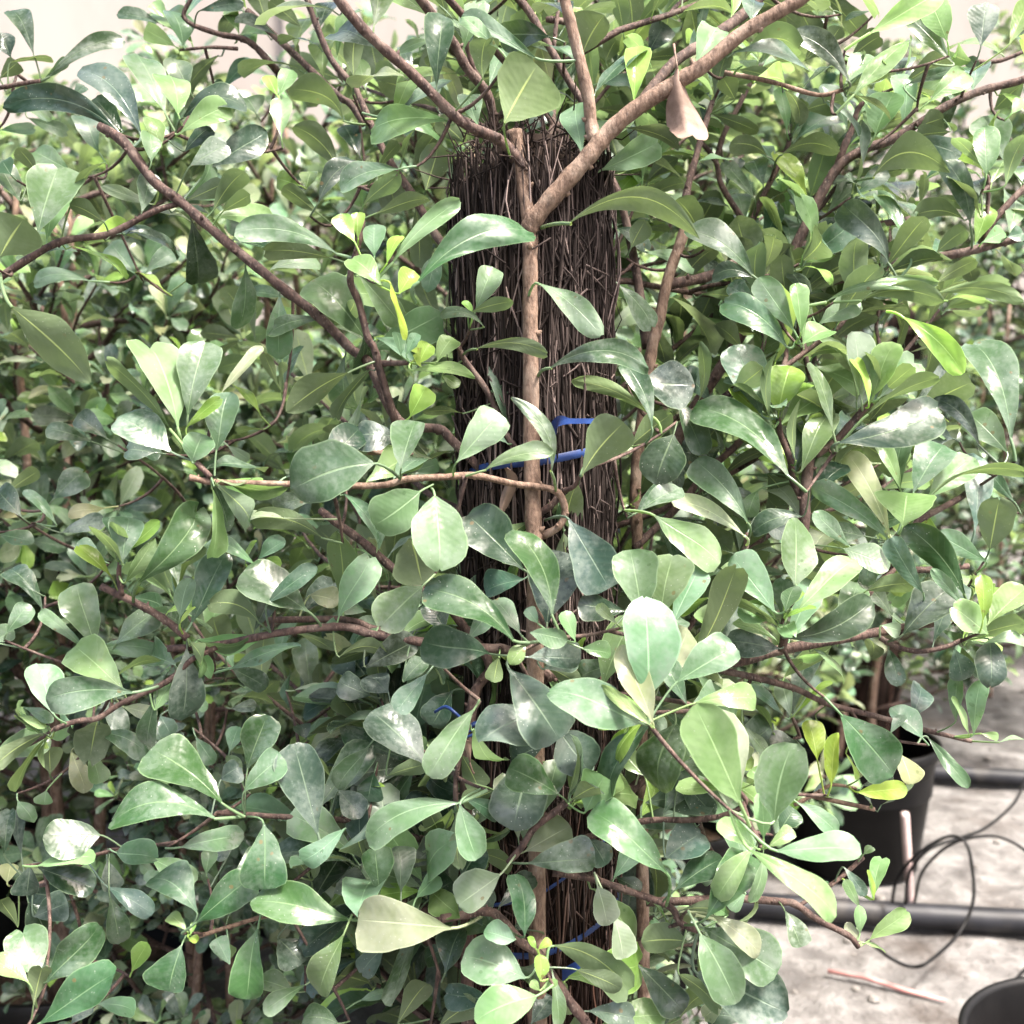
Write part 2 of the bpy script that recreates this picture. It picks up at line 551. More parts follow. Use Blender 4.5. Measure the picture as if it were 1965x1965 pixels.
# ---------------------------------------------------------------- the setting
def sheet(name, x0, x1, y0, y1, mat, nx=1, ny=1, fn=None):
    mb = Mesh()
    vs, fs = [], []
    for j in range(ny + 1):
        for i in range(nx + 1):
            x = x0 + (x1 - x0) * i / nx; y = y0 + (y1 - y0) * j / ny
            vs.append((x, y, fn(x, y) if fn else 0.0))
    for j in range(ny):
        for i in range(nx):
            k = j * (nx + 1) + i
            fs.append((k, k + 1, k + nx + 2, k + nx + 1))
    mb.add(vs, fs)
    o = link(name, mb.mesh(name), mat)
    return o


def bumps(x, y):
    if abs(x) > 3.8 or y > 5.8 or y < -0.8:
        return 0.0
    return 0.006 * math.sin(7.1 * x + 1.3 * y) * math.sin(5.3 * y - 2.0 * x) + 0.004 * math.sin(19 * x + 3) * math.sin(17 * y + x * 5) - 0.004


tag(sheet("ground", -60, 60, -60, 80, GROUND), kind="structure").location.z = -0.014
tag(sheet("sandy_path", -4, 4, -1, 6, GROUND, 200, 175, bumps), kind="structure")
rng = np.random.default_rng(5)
st = Mesh()
for i in range(900):
    x, y = rng.uniform(-2.2, 2.6), rng.uniform(0.8, 4.6)
    r = 0.003 + 0.011 * rng.random() ** 3
    ring = []
    k = 6
    for q, (rr, zz) in enumerate(((0.75, 0.0), (1.0, .45), (0.6, .85))):
        for j in range(k):
            a = 6.283 * j / k + q * .3
            e = rr * r * rng.uniform(.8, 1.25)
            ring.append((x + e * math.cos(a), y + e * 1.2 * math.sin(a), bumps(x, y) - .001 + zz * r))
    fs = [(q * k + j, q * k + (j + 1) % k, q * k + k + (j + 1) % k, q * k + k + j) for q in range(2) for j in range(k)]
    fs.append(tuple(2 * k + j for j in range(k)))
    st.add(ring, fs)
tag(link("gravel", st.mesh("gravel", False), STONE), kind="stuff")

wl = Mesh()
wl.box((-14, 9.0, -0.02), (14, 9.25, 7.0))
for k in range(8):                                        # shallow pilasters
    x = -12.6 + 3.6 * k
    wl.box((x, 8.93, -0.02), (x + 0.35, 8.997, 6.8))
tag(link("plaster_wall", wl.mesh("plaster_wall", False), PLASTER),
    "tall pale pinkish plaster wall rising far behind the shrubs", "wall")

# ---------------------------------------------------------------- irrigation on the ground
def pipe(name, a, b, r, label):
    a, b = np.asarray(a), np.asarray(b)
    d = (b - a) / np.linalg.norm(b - a)
    a = a - d * 1.1; b = b + d * 0.8
    n = 40
    pts = []
    for i in range(n + 1):
        f = i / n
        p = a + (b - a) * f
        p = p + np.array((0, 0.012 * math.sin(f * 7.0), 0))
        p[2] = r + 0.004
        pts.append(p)
    mb = Mesh(); mb.tube(pts, r, 20)
    root = empty(name, pts[0])
    tag(root, label, "pipe", "irrigation pipes across the ground")
    def part(nm, mesh):
        o = link(nm, mesh, PIPE); o.parent = root; o.location = [-c for c in root.location]; return o
    part("tube", mb.mesh("tube"))
    c = pts[int(n * .82)]
    fit = Mesh(); dd = pts[int(n * .82) + 1] - c
    fit.tube([c - dd * .5, c - dd * .48, c + dd * .48, c + dd * .5], [r * 1.02, r * 1.3, r * 1.3, r * 1.02], 20)
    part("coupling", fit.mesh("coupling"))
    return root


pipe("irrigation_pipe", on_ground(22, 300, 1330), on_ground(22, 1900, 1420), 0.024, "thick black pipe in front of the upright stake and drip tube")
pipe("irrigation_pipe", on_ground(22, 340, 500), on_ground(22, 1930, 600), 0.023, "thick black pipe running behind the black plant pot")


def drip_point(x, y, d):
    g = on_ground(22, x, y)
    p = P(22, x, y, d)
    if p[2] < 0.006:
        return np.array((g[0], g[1], 0.006))
    return p


def wire(name, pts, r, mat, label, cat, group=None):
    mb = Mesh(); mb.tube(smooth_path(pts, 6), r, 7)
    o = link(name, mb.mesh(name), mat)
    return tag(o, label, cat, group)


wire("drip_tube", [drip_point(x, y, d) for x, y, d in ((1190, 1250, 2.12), (1220, 1120, 2.12), (1330, 980, 2.1), (1500, 880, 2.09), (1600, 910, 2.07), (1640, 1050, 2.05), (1645, 1250, 2.03), (1560, 1430, 2.0), (1400, 1580, 1.9), (1300, 1610, 1.9), (1180, 1560, 1.9), (1050, 1460, 1.95))],
     0.0032, BLACK, "thin black drip tube falling in a big loop over the near pipe", "drip tube", "thin drip tubes looping above the pipe")
wire("drip_tube", [drip_point(x, y, d) for x, y, d in ((1265, 1260, 2.13), (1290, 1080, 2.13), (1400, 950, 2.12), (1560, 890, 2.14), (1700, 840, 2.2), (1830, 740, 2.3), (1905, 640, 2.4), (1990, 420, 2.6))],
     0.0032, BLACK, "thin black drip tube rising off to the upper right past the pot", "drip tube", "thin drip tubes looping above the pipe")
wire("drip_tube", [drip_point(x, y, d) for x, y, d in ((1315, 1250, 2.11), (1360, 1080, 2.11), (1480, 950, 2.1), (1620, 890, 2.09), (1780, 880, 2.08), (1930, 950, 2.07), (2100, 1120, 2.06))],
     0.0030, BLACK, "thin black drip tube curving low towards the right edge", "drip tube", "thin drip tubes looping above the pipe")
wire("drip_tube", [drip_point(x, y, d) for x, y, d in ((1780, 1790, 1.7), (1880, 1690, 1.75), (1960, 1610, 1.8), (2060, 1570, 1.85))],
     0.0030, BLACK, "short thin black tube lying beside the near pot in the corner", "drip tube", "thin drip tubes looping above the pipe")

ga = P(22, 1262, 745, 2.14); gb = on_ground(22, 1232, 1275)
sm = Mesh()
gb[1] = ga[1] + 0.02
gb = np.array((gb[0], ga[1] + 0.01, -0.02))
sm.tube([gb, gb + (ga - gb) * .3, ga - (ga - gb) * .03, ga], [0.0065, 0.0075, 0.0085, 0.007], 10)
tag(link("stake", sm.mesh("stake"), STAKE), "pale upright plastic stake standing before the black pot", "stake")
a = on_ground(22, 830, 1635, .008); b = on_ground(22, 1490, 1800, .008)
sm = Mesh(); sm.tube([a, a + (b - a) * .33 + (0, .006, .003), a + (b - a) * .66, b], [.004, .0045, .0045, .003], 8)
tag(link("stick", sm.mesh("stick"), PINK), "faded pink stick lying on the sandy ground", "stick")

# ---------------------------------------------------------------- pots
RIMR, BASER, POTH = 0.172, 0.134, 0.285
pb_ = Mesh()
pb_.lathe([(0.0, 0.002), (BASER - .004, 0.0), (BASER, .004), (BASER + (RIMR - BASER) * .86, POTH - .03), (RIMR - .002, POTH - .028),
           (RIMR + .004, POTH - .022), (RIMR + .005, POTH - .002), (RIMR + .003, POTH), (RIMR - .003, POTH), (RIMR - .006, POTH - .006), (RIMR - .012, POTH - .11)], 72)
POT_ME = pb_.mesh("pot_body"); POT_ME.materials.append(BLACK)
sb_ = Mesh()
rings = [(0.0, POTH - .062)] + [((RIMR - .011) * k / 7, POTH - .062 - .02 * (k / 7) ** 2 + .004 * math.sin(k * 2.2)) for k in range(1, 8)]
sb_.lathe(rings, 40)
SOIL_ME = sb_.mesh("pot_soil"); SOIL_ME.materials.append(SOIL)
LUGS = []
for s in (-1, 1):                                         # two moulded lugs under the rim
    hb_ = Mesh()
    hb_.box((s * (RIMR - .004) - .012, -.035, POTH - .055), (s * (RIMR - .004) + .012, .035, POTH - .03))
    me = hb_.mesh("pot_lug", False); me.materials.append(BLACK); LUGS.append(me)


def pot(x, y, label, rz=0.0, group="black plastic pots on the ground", s=1.0):
    r = empty("plant_pot", (x, y, 0.0)); r.rotation_euler = (0, 0, rz); r.scale = (s, s, s)
    tag(r, label, "plant pot", group)
    for nm, me in (("body", POT_ME), ("soil", SOIL_ME), ("handle", LUGS[0]), ("handle", LUGS[1])):
        o = bpy.data.objects.new(nm, me); COL.objects.link(o); o.parent = r
    return r


# ---------------------------------------------------------------- tree fern posts
def post_meshes(seed, r, h, nf, redfrom):
    rng = np.random.default_rng(seed)
    core, fib = Mesh(), Mesh()
    prof = []
    for k in range(61):
        z = h * k / 60
        prof.append((r * (1 + .03 * math.sin(z * 9 + seed) + .02 * math.sin(z * 31)) * (1 if z < h - .03 else max(.55, 1 - ((z - h + .03) / .03) ** 2 * .4)), z))
    prof.append((r * .45, h + .012)); prof.append((0.001, h + .018))
    core.lathe(prof, 40)
    core.c = [np.tile((.022, .015, .012, 1), (core.n, 1))]
    for i in range(nf):
        th = rng.uniform(0, 6.283)
        ln = rng.uniform(.03, .17)
        z0 = min(rng.uniform(-.05, h), h - ln + rng.uniform(-.035, .004))
        red = np.clip((redfrom - z0 + rng.normal(0, .06)) / .28, 0, 1)
        rr = r * (1.0 + .03 * math.sin(z0 * 9 + seed)) + rng.uniform(0, .0045)
        k = 5
        dth = rng.normal(0, .07) if rng.random() < .78 else rng.normal(0, .6)
        pts = []
        lift = rng.uniform(.002, .010) if rng.random() < .10 else 0.0
        top_open = .004 * rng.random() if z0 + ln > h - .02 else 0
        for j in range(k + 1):
            f = j / k
            t2 = th + dth * f + rng.normal(0, .012)
            q = rr + lift * math.sin(f * 3.14) + top_open * f * f + rng.normal(0, .0006)
            pts.append((q * math.cos(t2), q * math.sin(t2), z0 + ln * f))
        br = rng.choice((.5, .8, 1.1, 2.0, 4.0, 8.0), p=(.24, .26, .24, .14, .09, .03))
        c = np.array((.030, .023, .021)) * (1 - red) + np.array((.034, .018, .013)) * red
        c = c * br
        w = rng.uniform(.0004, .0013)
        fib.tube(pts, np.linspace(w, w * .5, k + 1), sides=4, cap=False, col=(*np.minimum(c, .35), 1))
    for i in range(nf // 11):                                # matted crumbs and cross fibres
        th, z0 = rng.uniform(0, 6.283), rng.uniform(.3, h - .01)
        q0 = r * 1.04 + rng.uniform(0, .006)
        ln = rng.uniform(.008, .035)
        an = rng.normal(0, .9)
        pts = []
        for f in (0, .35, .7, 1):
            t2 = th + math.sin(an) * ln * f / r + rng.normal(0, .01)
            q1 = q0 + rng.uniform(-.001, .003)
            pts.append((q1 * math.cos(t2), q1 * math.sin(t2), z0 - math.cos(an) * ln * f))
        red = np.clip((redfrom - z0 + rng.normal(0, .05)) / .25, 0, 1)
        c = (np.array((.030, .023, .021)) * (1 - red) + np.array((.034, .019, .014)) * red) * rng.choice((.5, 1.0, 2.0, 4.0))
        fib.tube(pts, np.linspace(.0008, .0003, 4), sides=4, cap=False, col=(*c, 1))
    for i in range(nf // 25):                               # crossed rootlets and split ends on top
        th = rng.uniform(0, 6.283); q0 = r * rng.uniform(0.2, 1.0)
        p0 = np.array((q0 * math.cos(th), q0 * math.sin(th), h + rng.uniform(-.03, .012)))
        d = np.array((rng.normal(0, .5), rng.normal(0, .5), rng.uniform(.1, 1.2)))
        ln = rng.uniform(.015, .05)
        pts = [p0 + nrm(d) * ln * f + np.array((0, 0, -.02 * f * f)) * rng.random() for f in (0, .3, .6, 1)]
        fib.tube(pts, np.linspace(.0009, .0004, 4), sides=4, cap=False, col=(.045, .033, .03, 1))
    return core.mesh("post_core"), fib.mesh("post_fibre")


def post(name, x, y, r, h, seed, nf, label, lean=(0, 0), red=.75, ry=0.0):
    c, f = post_meshes(seed, r, h, nf, red)
    root = empty(name, (x, y, 0))
    root.rotation_euler = (lean[0], lean[1], 0)
    tag(root, label, "plant post", "dark fibre posts supporting plants")
    for nm, me in (("core", c), ("fibre", f)):
        me.materials.append(FIBRE)
        o = bpy.data.objects.new(nm, me); COL.objects.link(o); o.parent = root
    return root


PCX, PCY, PR = None, 0.836, 0.0535
ptop = P(0, 0, 0, 1)
sx_top, sx_low = 1018.0, 1045.0
pt = CAM + ray(sx_top, 315) * (PCY / FWD[1]) ; pl = CAM + ray(sx_low, 1900) * (0.80)
d_top = PCY
pt = CAM + ray(sx_top, 322) * 0.848; pt[1] = PCY
zt = pt[2]
pl = CAM + ray(sx_low, 1850) * 0.80
leanx = (pt[0] - pl[0]) / (pt[2] - pl[2])
base_x = pl[0] - pl[2] * leanx
post("fibre_post", base_x, PCY, PR, zt, 3, 8500, "thick dark fibre post in the middle with the nearest plant tied on", (0, math.atan(leanx)), red=0.70)


def post_axis(z):
    return np.array((base_x + leanx * z, PCY, z))


# ---------------------------------------------------------------- the plant tied to the post: stems and limbs
plant = empty("young_tree", (float(post_axis(0)[0]), PCY - .09, 0))
tag(plant, "nearest multi stemmed shrub tied to the dark post with spoon shaped leaves", "shrub", "shrubs in rows")


def part(name, me, mat, parent=plant):
    o = link(name, me, mat)
    o.parent = parent
    base = parent
    o.location = tuple(-c for c in plant.location) if parent is plant else (0, 0, 0)
    return o


# name, material, [(tile, x, y) ...], thickness in tile pixels at both ends, distance at both ends
B = [
 ("trunk", 'p', [(1, 985, 735), (1, 1010, 880), (1, 1040, 1060), (1, 1072, 1250), (1, 1075, 1500), (1, 1076, 1800), (11, 1080, 300), (11, 1085, 700), (11, 1092, 1000), (11, 1100, 1300), (21, 1110, 700), (21, 1115, 1400), (21, 1120, 1930), (21, 1125, 2500)], 92, 112, .765, .765),
 ("branch", 'b', [(1, 1035, 960), (1, 1000, 885), (1, 880, 800), (1, 690, 670), (1, 400, 400), (1, 180, 190), (1, 0, 0), (1, -160, -190)], 74, 60, .765, .70),
 ("branch", 'p', [(1, 1076, 1300), (1, 1110, 1215), (1, 1230, 1060), (1, 1400, 880), (1, 1490, 760), (1, 1650, 620), (2, 0, 440), (2, 120, 360), (2, 350, 190), (2, 560, 60), (2, 720, -60), (2, 900, -240)], 120, 78, .763, .72),
 ("branch", 'p', [(1, 1440, 800), (1, 1420, 700), (1, 1390, 530), (1, 1320, 210), (1, 1270, -20), (1, 1230, -250)], 84, 62, .755, .74),
 ("branch", 'b', [(1, 890, 720), (1, 820, 540), (1, 720, 370), (1, 640, 240), (1, 480, 20), (1, 380, -120)], 58, 62, .86, .80),
 ("branch", 'b', [(1, 780, 430), (1, 740, 330), (1, 695, 185)], 44, 36, .845, .84),
 ("branch", 'b', [(1, 1440, 740), (1, 1380, 620), (1, 1290, 450), (1, 1180, 230), (1, 1060, 70), (1, 980, -30)], 42, 50, .84, .86),
 ("branch", 'b', [(1, 1200, 270), (1, 1225, 120), (1, 1250, -40)], 28, 24, .85, .86),
 ("branch", 'b', [(1, 60, 450), (1, 180, 700), (1, 290, 890), (1, 400, 1070), (1, 530, 1300), (1, 620, 1420)], 40, 54, .93, .90),
 ("branch", 'b', [(1, 65, 460), (1, -40, 330), (0, 1750, 120), (0, 1700, -60)], 44, 36, .93, .93),
 ("branch", 'b', [(1, 160, 700), (1, 60, 600), (0, 1890, 540), (0, 1580, 240), (0, 1390, 60)], 40, 44, .94, .96),
 ("branch", 'b', [(1, 1360, 870), (1, 1230, 740), (1, 1090, 610), (1, 980, 500)], 36, 32, .94, .95),
 ("branch", 'b', [(1, 1480, 930), (1, 1590, 1130), (1, 1660, 1450), (1, 1710, 1730), (11, 1740, 60)], 46, 62, .90, .90),
 ("stem", 'p', [(1, 1960, 1180), (1, 1930, 1330), (1, 1850, 1560), (1, 1800, 1800), (11, 1760, 50), (11, 1720, 330), (11, 1680, 650), (11, 1665, 900), (11, 1680, 1200), (21, 1700, 300), (21, 1705, 1000), (21, 1715, 1900), (21, 1720, 2500)], 66, 78, .88, .86),
 ("branch", 'b', [(1, 1960, 1180), (2, 50, 1100), (2, 90, 900), (2, 150, 640), (2, 180, 560)], 52, 30, .88, .93),
 ("branch", 'b', [(1, 1850, 1580), (2, 0, 1590), (2, 180, 1530), (2, 420, 1430), (2, 600, 1385), (2, 950, 1290), (2, 1300, 1220)], 72, 40, .88, .98),
 ("branch", 'b', [(11, 1660, 1180), (11, 1930, 920), (12, 130, 770), (12, 310, 620), (12, 420, 500)], 46, 40, .87, .93),
 ("branch", 'b', [(12, -60, 620), (12, 110, 350), (12, 200, 230), (2, 440, 1720), (2, 550, 1580), (2, 690, 1310), (2, 870, 960), (2, 1050, 840), (2, 1200, 750), (2, 1500, 605), (2, 1700, 515), (2, 1930, 430), (2, 2150, 330)], 76, 44, .93, .90),
 ("branch", 'b', [(2, 870, 980), (2, 920, 830), (2, 960, 720), (2, 1010, 610), (2, 1090, 540), (2, 1210, 490)], 52, 18, .925, .92),
 ("branch", 'b', [(2, 480, 1560), (2, 460, 1480), (2, 390, 1290), (2, 230, 1050), (2, 205, 920), (2, 100, 780), (2, 0, 690)], 44, 26, .95, .98),
 ("branch", 'b', [(2, 205, 910), (2, 250, 760), (2, 330, 590), (2, 440, 380)], 36, 30, .97, .98),
 ("branch", 'b', [(2, 385, 1290), (2, 440, 1150), (2, 520, 1010), (2, 580, 830), (2, 610, 760)], 40, 28, .955, .96),
 ("branch", 'b', [(2, 640, 1625), (2, 900, 1570), (2, 1250, 1480), (2, 1500, 1420), (2, 1680, 1390), (2, 1800, 1360), (2, 1930, 1335), (2, 2100, 1300)], 58, 46, .91, .88),
 ("branch", 'b', [(2, 1690, 1370), (2, 1760, 1240), (2, 1930, 1060), (2, 2050, 950)], 46, 36, .90, .90),
 ("branch", 'b', [(2, 1710, 1350), (2, 1740, 1180), (2, 1735, 1030), (2, 1720, 990)], 28, 20, .895, .89),
 ("branch", 'b', [(2, 640, 1330), (2, 800, 1150), (2, 900, 1040), (2, 1070, 1020)], 30, 26, .95, .96),
 ("branch", 'p', [(2, 250, 405), (2, 500, 460), (2, 780, 520), (2, 930, 512)], 30, 24, .80, .80),
 ("branch", 'b', [(1, 1640, 640), (1, 1800, 470), (2, 0, 330), (2, 160, 220), (2, 380, 40), (2, 470, -60)], 60, 70, .76, .82),
 ("branch", 'b', [(0, 560, 700), (0, 700, 810), (0, 860, 1000), (0, 1000, 1140), (0, 1240, 1340), (0, 1500, 1550), (0, 1790, 1770), (1, 60, 1960), (11, 180, 130), (11, 330, 470), (11, 560, 480), (11, 640, 560), (11, 800, 740), (11, 1030, 1010)], 62, 56, .84, .79),
 ("branch", 'b', [(0, -60, 1580), (0, 0, 1535), (0, 330, 1380), (0, 600, 1310), (0, 860, 1195), (0, 1010, 1155)], 52, 34, .82, .835),
 ("branch", 'b', [(1, 130, 1240), (1, 120, 1400), (1, 70, 1560), (1, 110, 1700), (1, 150, 1900), (11, 190, 60), (11, 240, 200), (11, 330, 480)], 38, 50, .76, .79),
 ("branch", 'b', [(11, 200, 140), (11, 290, 145), (11, 400, 130)], 46, 30, .785, .77),
 ("branch", 'b', [(11, 660, 40), (11, 700, 130), (11, 830, 310), (11, 960, 560), (11, 1020, 640)], 36, 40, .775, .78),
 ("branch", 'p', [(10, 1060, 760), (10, 1200, 790), (10, 1650, 820), (11, 200, 818), (11, 400, 795), (11, 600, 780), (11, 760, 770), (11, 1000, 790), (11, 1200, 850), (11, 1275, 960), (11, 1240, 1060), (11, 1150, 1110)], 40, 46, .715, .765),
 ("branch", 'b', [(10, 1090, 690), (10, 1200, 785)], 34, 36, .72, .72),
 ("branch", 'b', [(11, 1270, 850), (11, 1200, 930), (11, 1110, 1010)], 40, 44, .77, .775),
 ("branch", 'b', [(11, 1380, 740), (11, 1320, 800), (11, 1270, 850)], 24, 34, .75, .765),
 ("branch", 'b', [(10, 575, 1390), (10, 780, 1500), (10, 930, 1600), (10, 1060, 1705)], 44, 48, .76, .765),
 ("branch", 'b', [(10, 690, 1440), (10, 690, 1330), (10, 680, 1250)], 34, 26, .757, .75),
 ("branch", 'b', [(10, 970, 1745), (10, 1230, 1705), (10, 1600, 1650), (10, 1930, 1620), (11, 200, 1650), (11, 400, 1685), (11, 800, 1740), (11, 930, 1760), (11, 1100, 1830)], 42, 66, .77, .775),
 ("branch", 'b', [(10, 1480, 1580), (10, 1930, 1600), (11, 200, 1630), (11, 380, 1665)], 40, 48, .80, .79),
 ("branch", 'b', [(10, 1215, 1725), (10, 1080, 1830), (10, 950, 1915), (20, 700, 130), (20, 560, 195), (20, 430, 240), (20, 300, 270)], 36, 34, .765, .76),
 ("branch", 'b', [(10, 1800, 960), (11, 20, 1040), (11, 130, 1125), (11, 280, 1270), (11, 390, 1365), (11, 560, 1520), (11, 800, 1740)], 48, 60, .83, .80),
 ("stem", 'b', [(11, 560, 1420), (11, 690, 1600), (11, 790, 1730), (11, 850, 1850), (21, 770, 60), (21, 730, 280), (21, 710, 450), (21, 715, 800), (21, 720, 1400), (21, 730, 2400)], 52, 80, .785, .79),
 ("branch", 'b', [(21, 800, 110), (21, 750, 200), (21, 700, 340), (21, 660, 560), (21, 670, 690)], 30, 34, .745, .745),
 ("branch", 'b', [(20, 1230, 745), (20, 1500, 770), (20, 1930, 780), (21, 200, 805), (21, 450, 880), (21, 700, 960)], 30, 46, .77, .79),
 ("branch", 'p', [(20, 1090, 1430), (20, 1300, 1370), (20, 1530, 1320), (20, 1800, 1300)], 26, 26, .78, .80),
 ("branch", 'b', [(21, 560, 1320), (21, 700, 1305), (21, 830, 1290), (21, 910, 1340), (21, 1040, 1480), (21, 1110, 1540), (21, 1170, 1620), (21, 1290, 1810), (21, 1420, 1960), (21, 1500, 2100)], 50, 66, .725, .735),
 ("branch", 'b', [(21, 950, 1025), (21, 1020, 930), (21, 1100, 830), (21, 1190, 750), (21, 1265, 690)], 40, 44, .735, .725),
 ("branch", 'b', [(21, 1200, 1080), (21, 1390, 1125), (21, 1600, 1190), (21, 1850, 1270), (22, 0, 1360), (22, 100, 1405)], 46, 40, .76, .74),
 ("branch", 'b', [(22, -200, 1250), (22, 0, 1230), (22, 300, 1225), (22, 560, 1240), (22, 640, 1270), (22, 780, 1360), (22, 940, 1440), (22, 1015, 1495)], 56, 34, .79, .80),
 ("branch", 'b', [(11, 1150, 1880), (11, 1300, 1850), (11, 1600, 1835), (12, 0, 1840), (12, 320, 1820), (12, 530, 1750), (12, 900, 1680), (12, 1230, 1625), (12, 1400, 1600), (12, 1540, 1580)], 84, 44, .775, .82),
 ("branch", 'b', [(12, 1140, 1680), (12, 1220, 1730), (12, 1350, 1765), (12, 1480, 1740), (12, 1590, 1690)], 34, 28, .805, .80),
 ("branch", 'b', [(12, 570, 1740), (12, 575, 1670), (12, 580, 1590)], 56, 44, .785, .77),
 ("branch", 'b', [(22, 230, -60), (22, 420, -10), (22, 640, 50), (22, 860, 130), (22, 1160, 210), (22, 1400, 290), (22, 1640, 350)], 46, 28, .80, .86),
 ("branch", 'b', [(21, 1300, 900), (21, 1700, 800), (22, 60, 790), (22, 240, 750), (22, 370, 700), (22, 340, 600)], 40, 30, .77, .73),
 ("branch", 'b', [(22, 350, 700), (22, 400, 830), (22, 470, 930)], 28, 34, .73, .715),
 ("branch", 'b', [(12, 690, 1500), (12, 690, 1200), (12, 695, 1000), (12, 705, 860), (12, 755, 630)], 60, 66, .83, .84),
 ("branch", 'b', [(12, 770, 655), (12, 870, 560), (12, 1000, 450), (12, 1085, 360)], 46, 40, .84, .83),
 ("branch", 'b', [(12, 685, 910), (12, 650, 800), (12, 610, 680), (12, 570, 540), (12, 550, 450)], 44, 34, .84, .83),
 ("branch", 'b', [(12, 1620, 860), (12, 1530, 905), (12, 1370, 1010), (12, 1230, 1090), (12, 1190, 1180), (12, 1180, 1290), (12, 1000, 1500), (12, 900, 1680)], 36, 50, .88, .82),
 ("branch", 'b', [(12, 1640, 1270), (12, 1400, 1285), (12, 1170, 1290)], 36, 44, .88, .87),
 ("branch", 'b', [(12, 700, -120), (12, 690, 0), (12, 715, 130), (12, 735, 260)], 48, 30, .90, .88),
 ("branch", 'b', [(21, 1250, 200), (21, 1500, 100), (21, 1900, 110), (22, 100, 150), (21, 1780, 200)], 30, 26, .75, .715),
 ("branch", 'b', [(22, 490, 470), (22, 650, 340), (22, 680, 310), (22, 620, 200)], 26, 22, .86, .86),
 ("branch", 'p', [(22, 640, 700), (22, 760, 640), (22, 860, 595), (22, 980, 600)], 26, 18, .85, .85),
 ("branch", 'p', [(22, 700, 640), (22, 770, 660), (22, 1085, 722)], 26, 28, .87, .88),
 ("branch", 'b', [(22, 640, 1270), (22, 860, 1130), (22, 1030, 1010)], 22, 30, .82, .86),
 ("branch", 'b', [(12, 380, 1080), (12, 360, 1180), (12, 300, 1290), (12, 200, 1450)], 34, 40, .83, .82),
 ("branch", 'b', [(0, 1340, 280), (0, 1180, 265), (0, 1000, 275)], 24, 16, .96, .96),
 ("branch", 'b', [(0, 1560, 400), (0, 1440, 270), (0, 1340, 220), (0, 1200, 190), (0, 1045, 110), (0, 1075, -20)], 46, 24, .97, .96),
 ("branch", 'b', [(0, -60, 510), (0, 0, 490), (0, 110, 460), (0, 250, 450)], 24, 28, .90, .90),
 ("branch", 'b', [(2, 1930, 300), (2, 1800, 325), (2, 1660, 350)], 22, 30, .96, .96),
]
LIMBS = []
KN = []          # samples of every limb: image position, distance and world point
WOOD = {'b': BARK, 'p': BARK_PALE}
rng = np.random.default_rng(11)
for name, mk, path, t0, t1, d0, d1 in B:
    n = len(path)
    seg = [0.0]
    for i in range(1, n):
        xa, ya = S(*path[i - 1]); xb, yb = S(*path[i])
        seg.append(seg[-1] + math.hypot(xb - xa, yb - ya))
    pts, rad = [], []
    for i, q in enumerate(path):
        f = seg[i] / seg[-1]
        d = d0 + (d1 - d0) * f
        pts.append(P(*q, d) + (0 if name != "branch" else rng.normal(0, .0012, 3)))
    fine = smooth_path(pts, 5)
    m = len(fine)
    radii = np.array([(t0 + (t1 - t0) * i / (m - 1)) * TS / FPX * (d0 + (d1 - d0) * i / (m - 1)) * 0.465 for i in range(m)])
    radii = radii * (1 + 0.05 * np.sin(np.arange(m) * 1.9 + rng.uniform(0, 6)) + rng.normal(0, .03, m))
    mb = Mesh()
    mb.tube(fine, radii, 10)
    for k in range(2, m - 2, 4):                            # leaf scars and buds
        if rng.random() < .7:
            c = fine[k]; r = radii[k]
            dv = nrm(np.cross(fine[k + 1] - fine[k - 1], rng.normal(0, 1, 3)))
            mb.tube([c + dv * r * .6, c + dv * r * 1.15, c + dv * r * 1.5 + np.array((0, 0, r * .3))], [r * .5, r * .38, r * .1], 6)
    part(name, mb.mesh(name), WOOD[mk])
    LIMBS.append((name, fine))
    for p in fine[::1]:
        rel = p - CAM
        dd = float(rel @ FWD)
        KN.append((982.5 + float(rel @ RIGHT) / dd * FPX, 982.5 - float(rel @ UP) / dd * FPX, dd, *p))
KN = np.array(KN)

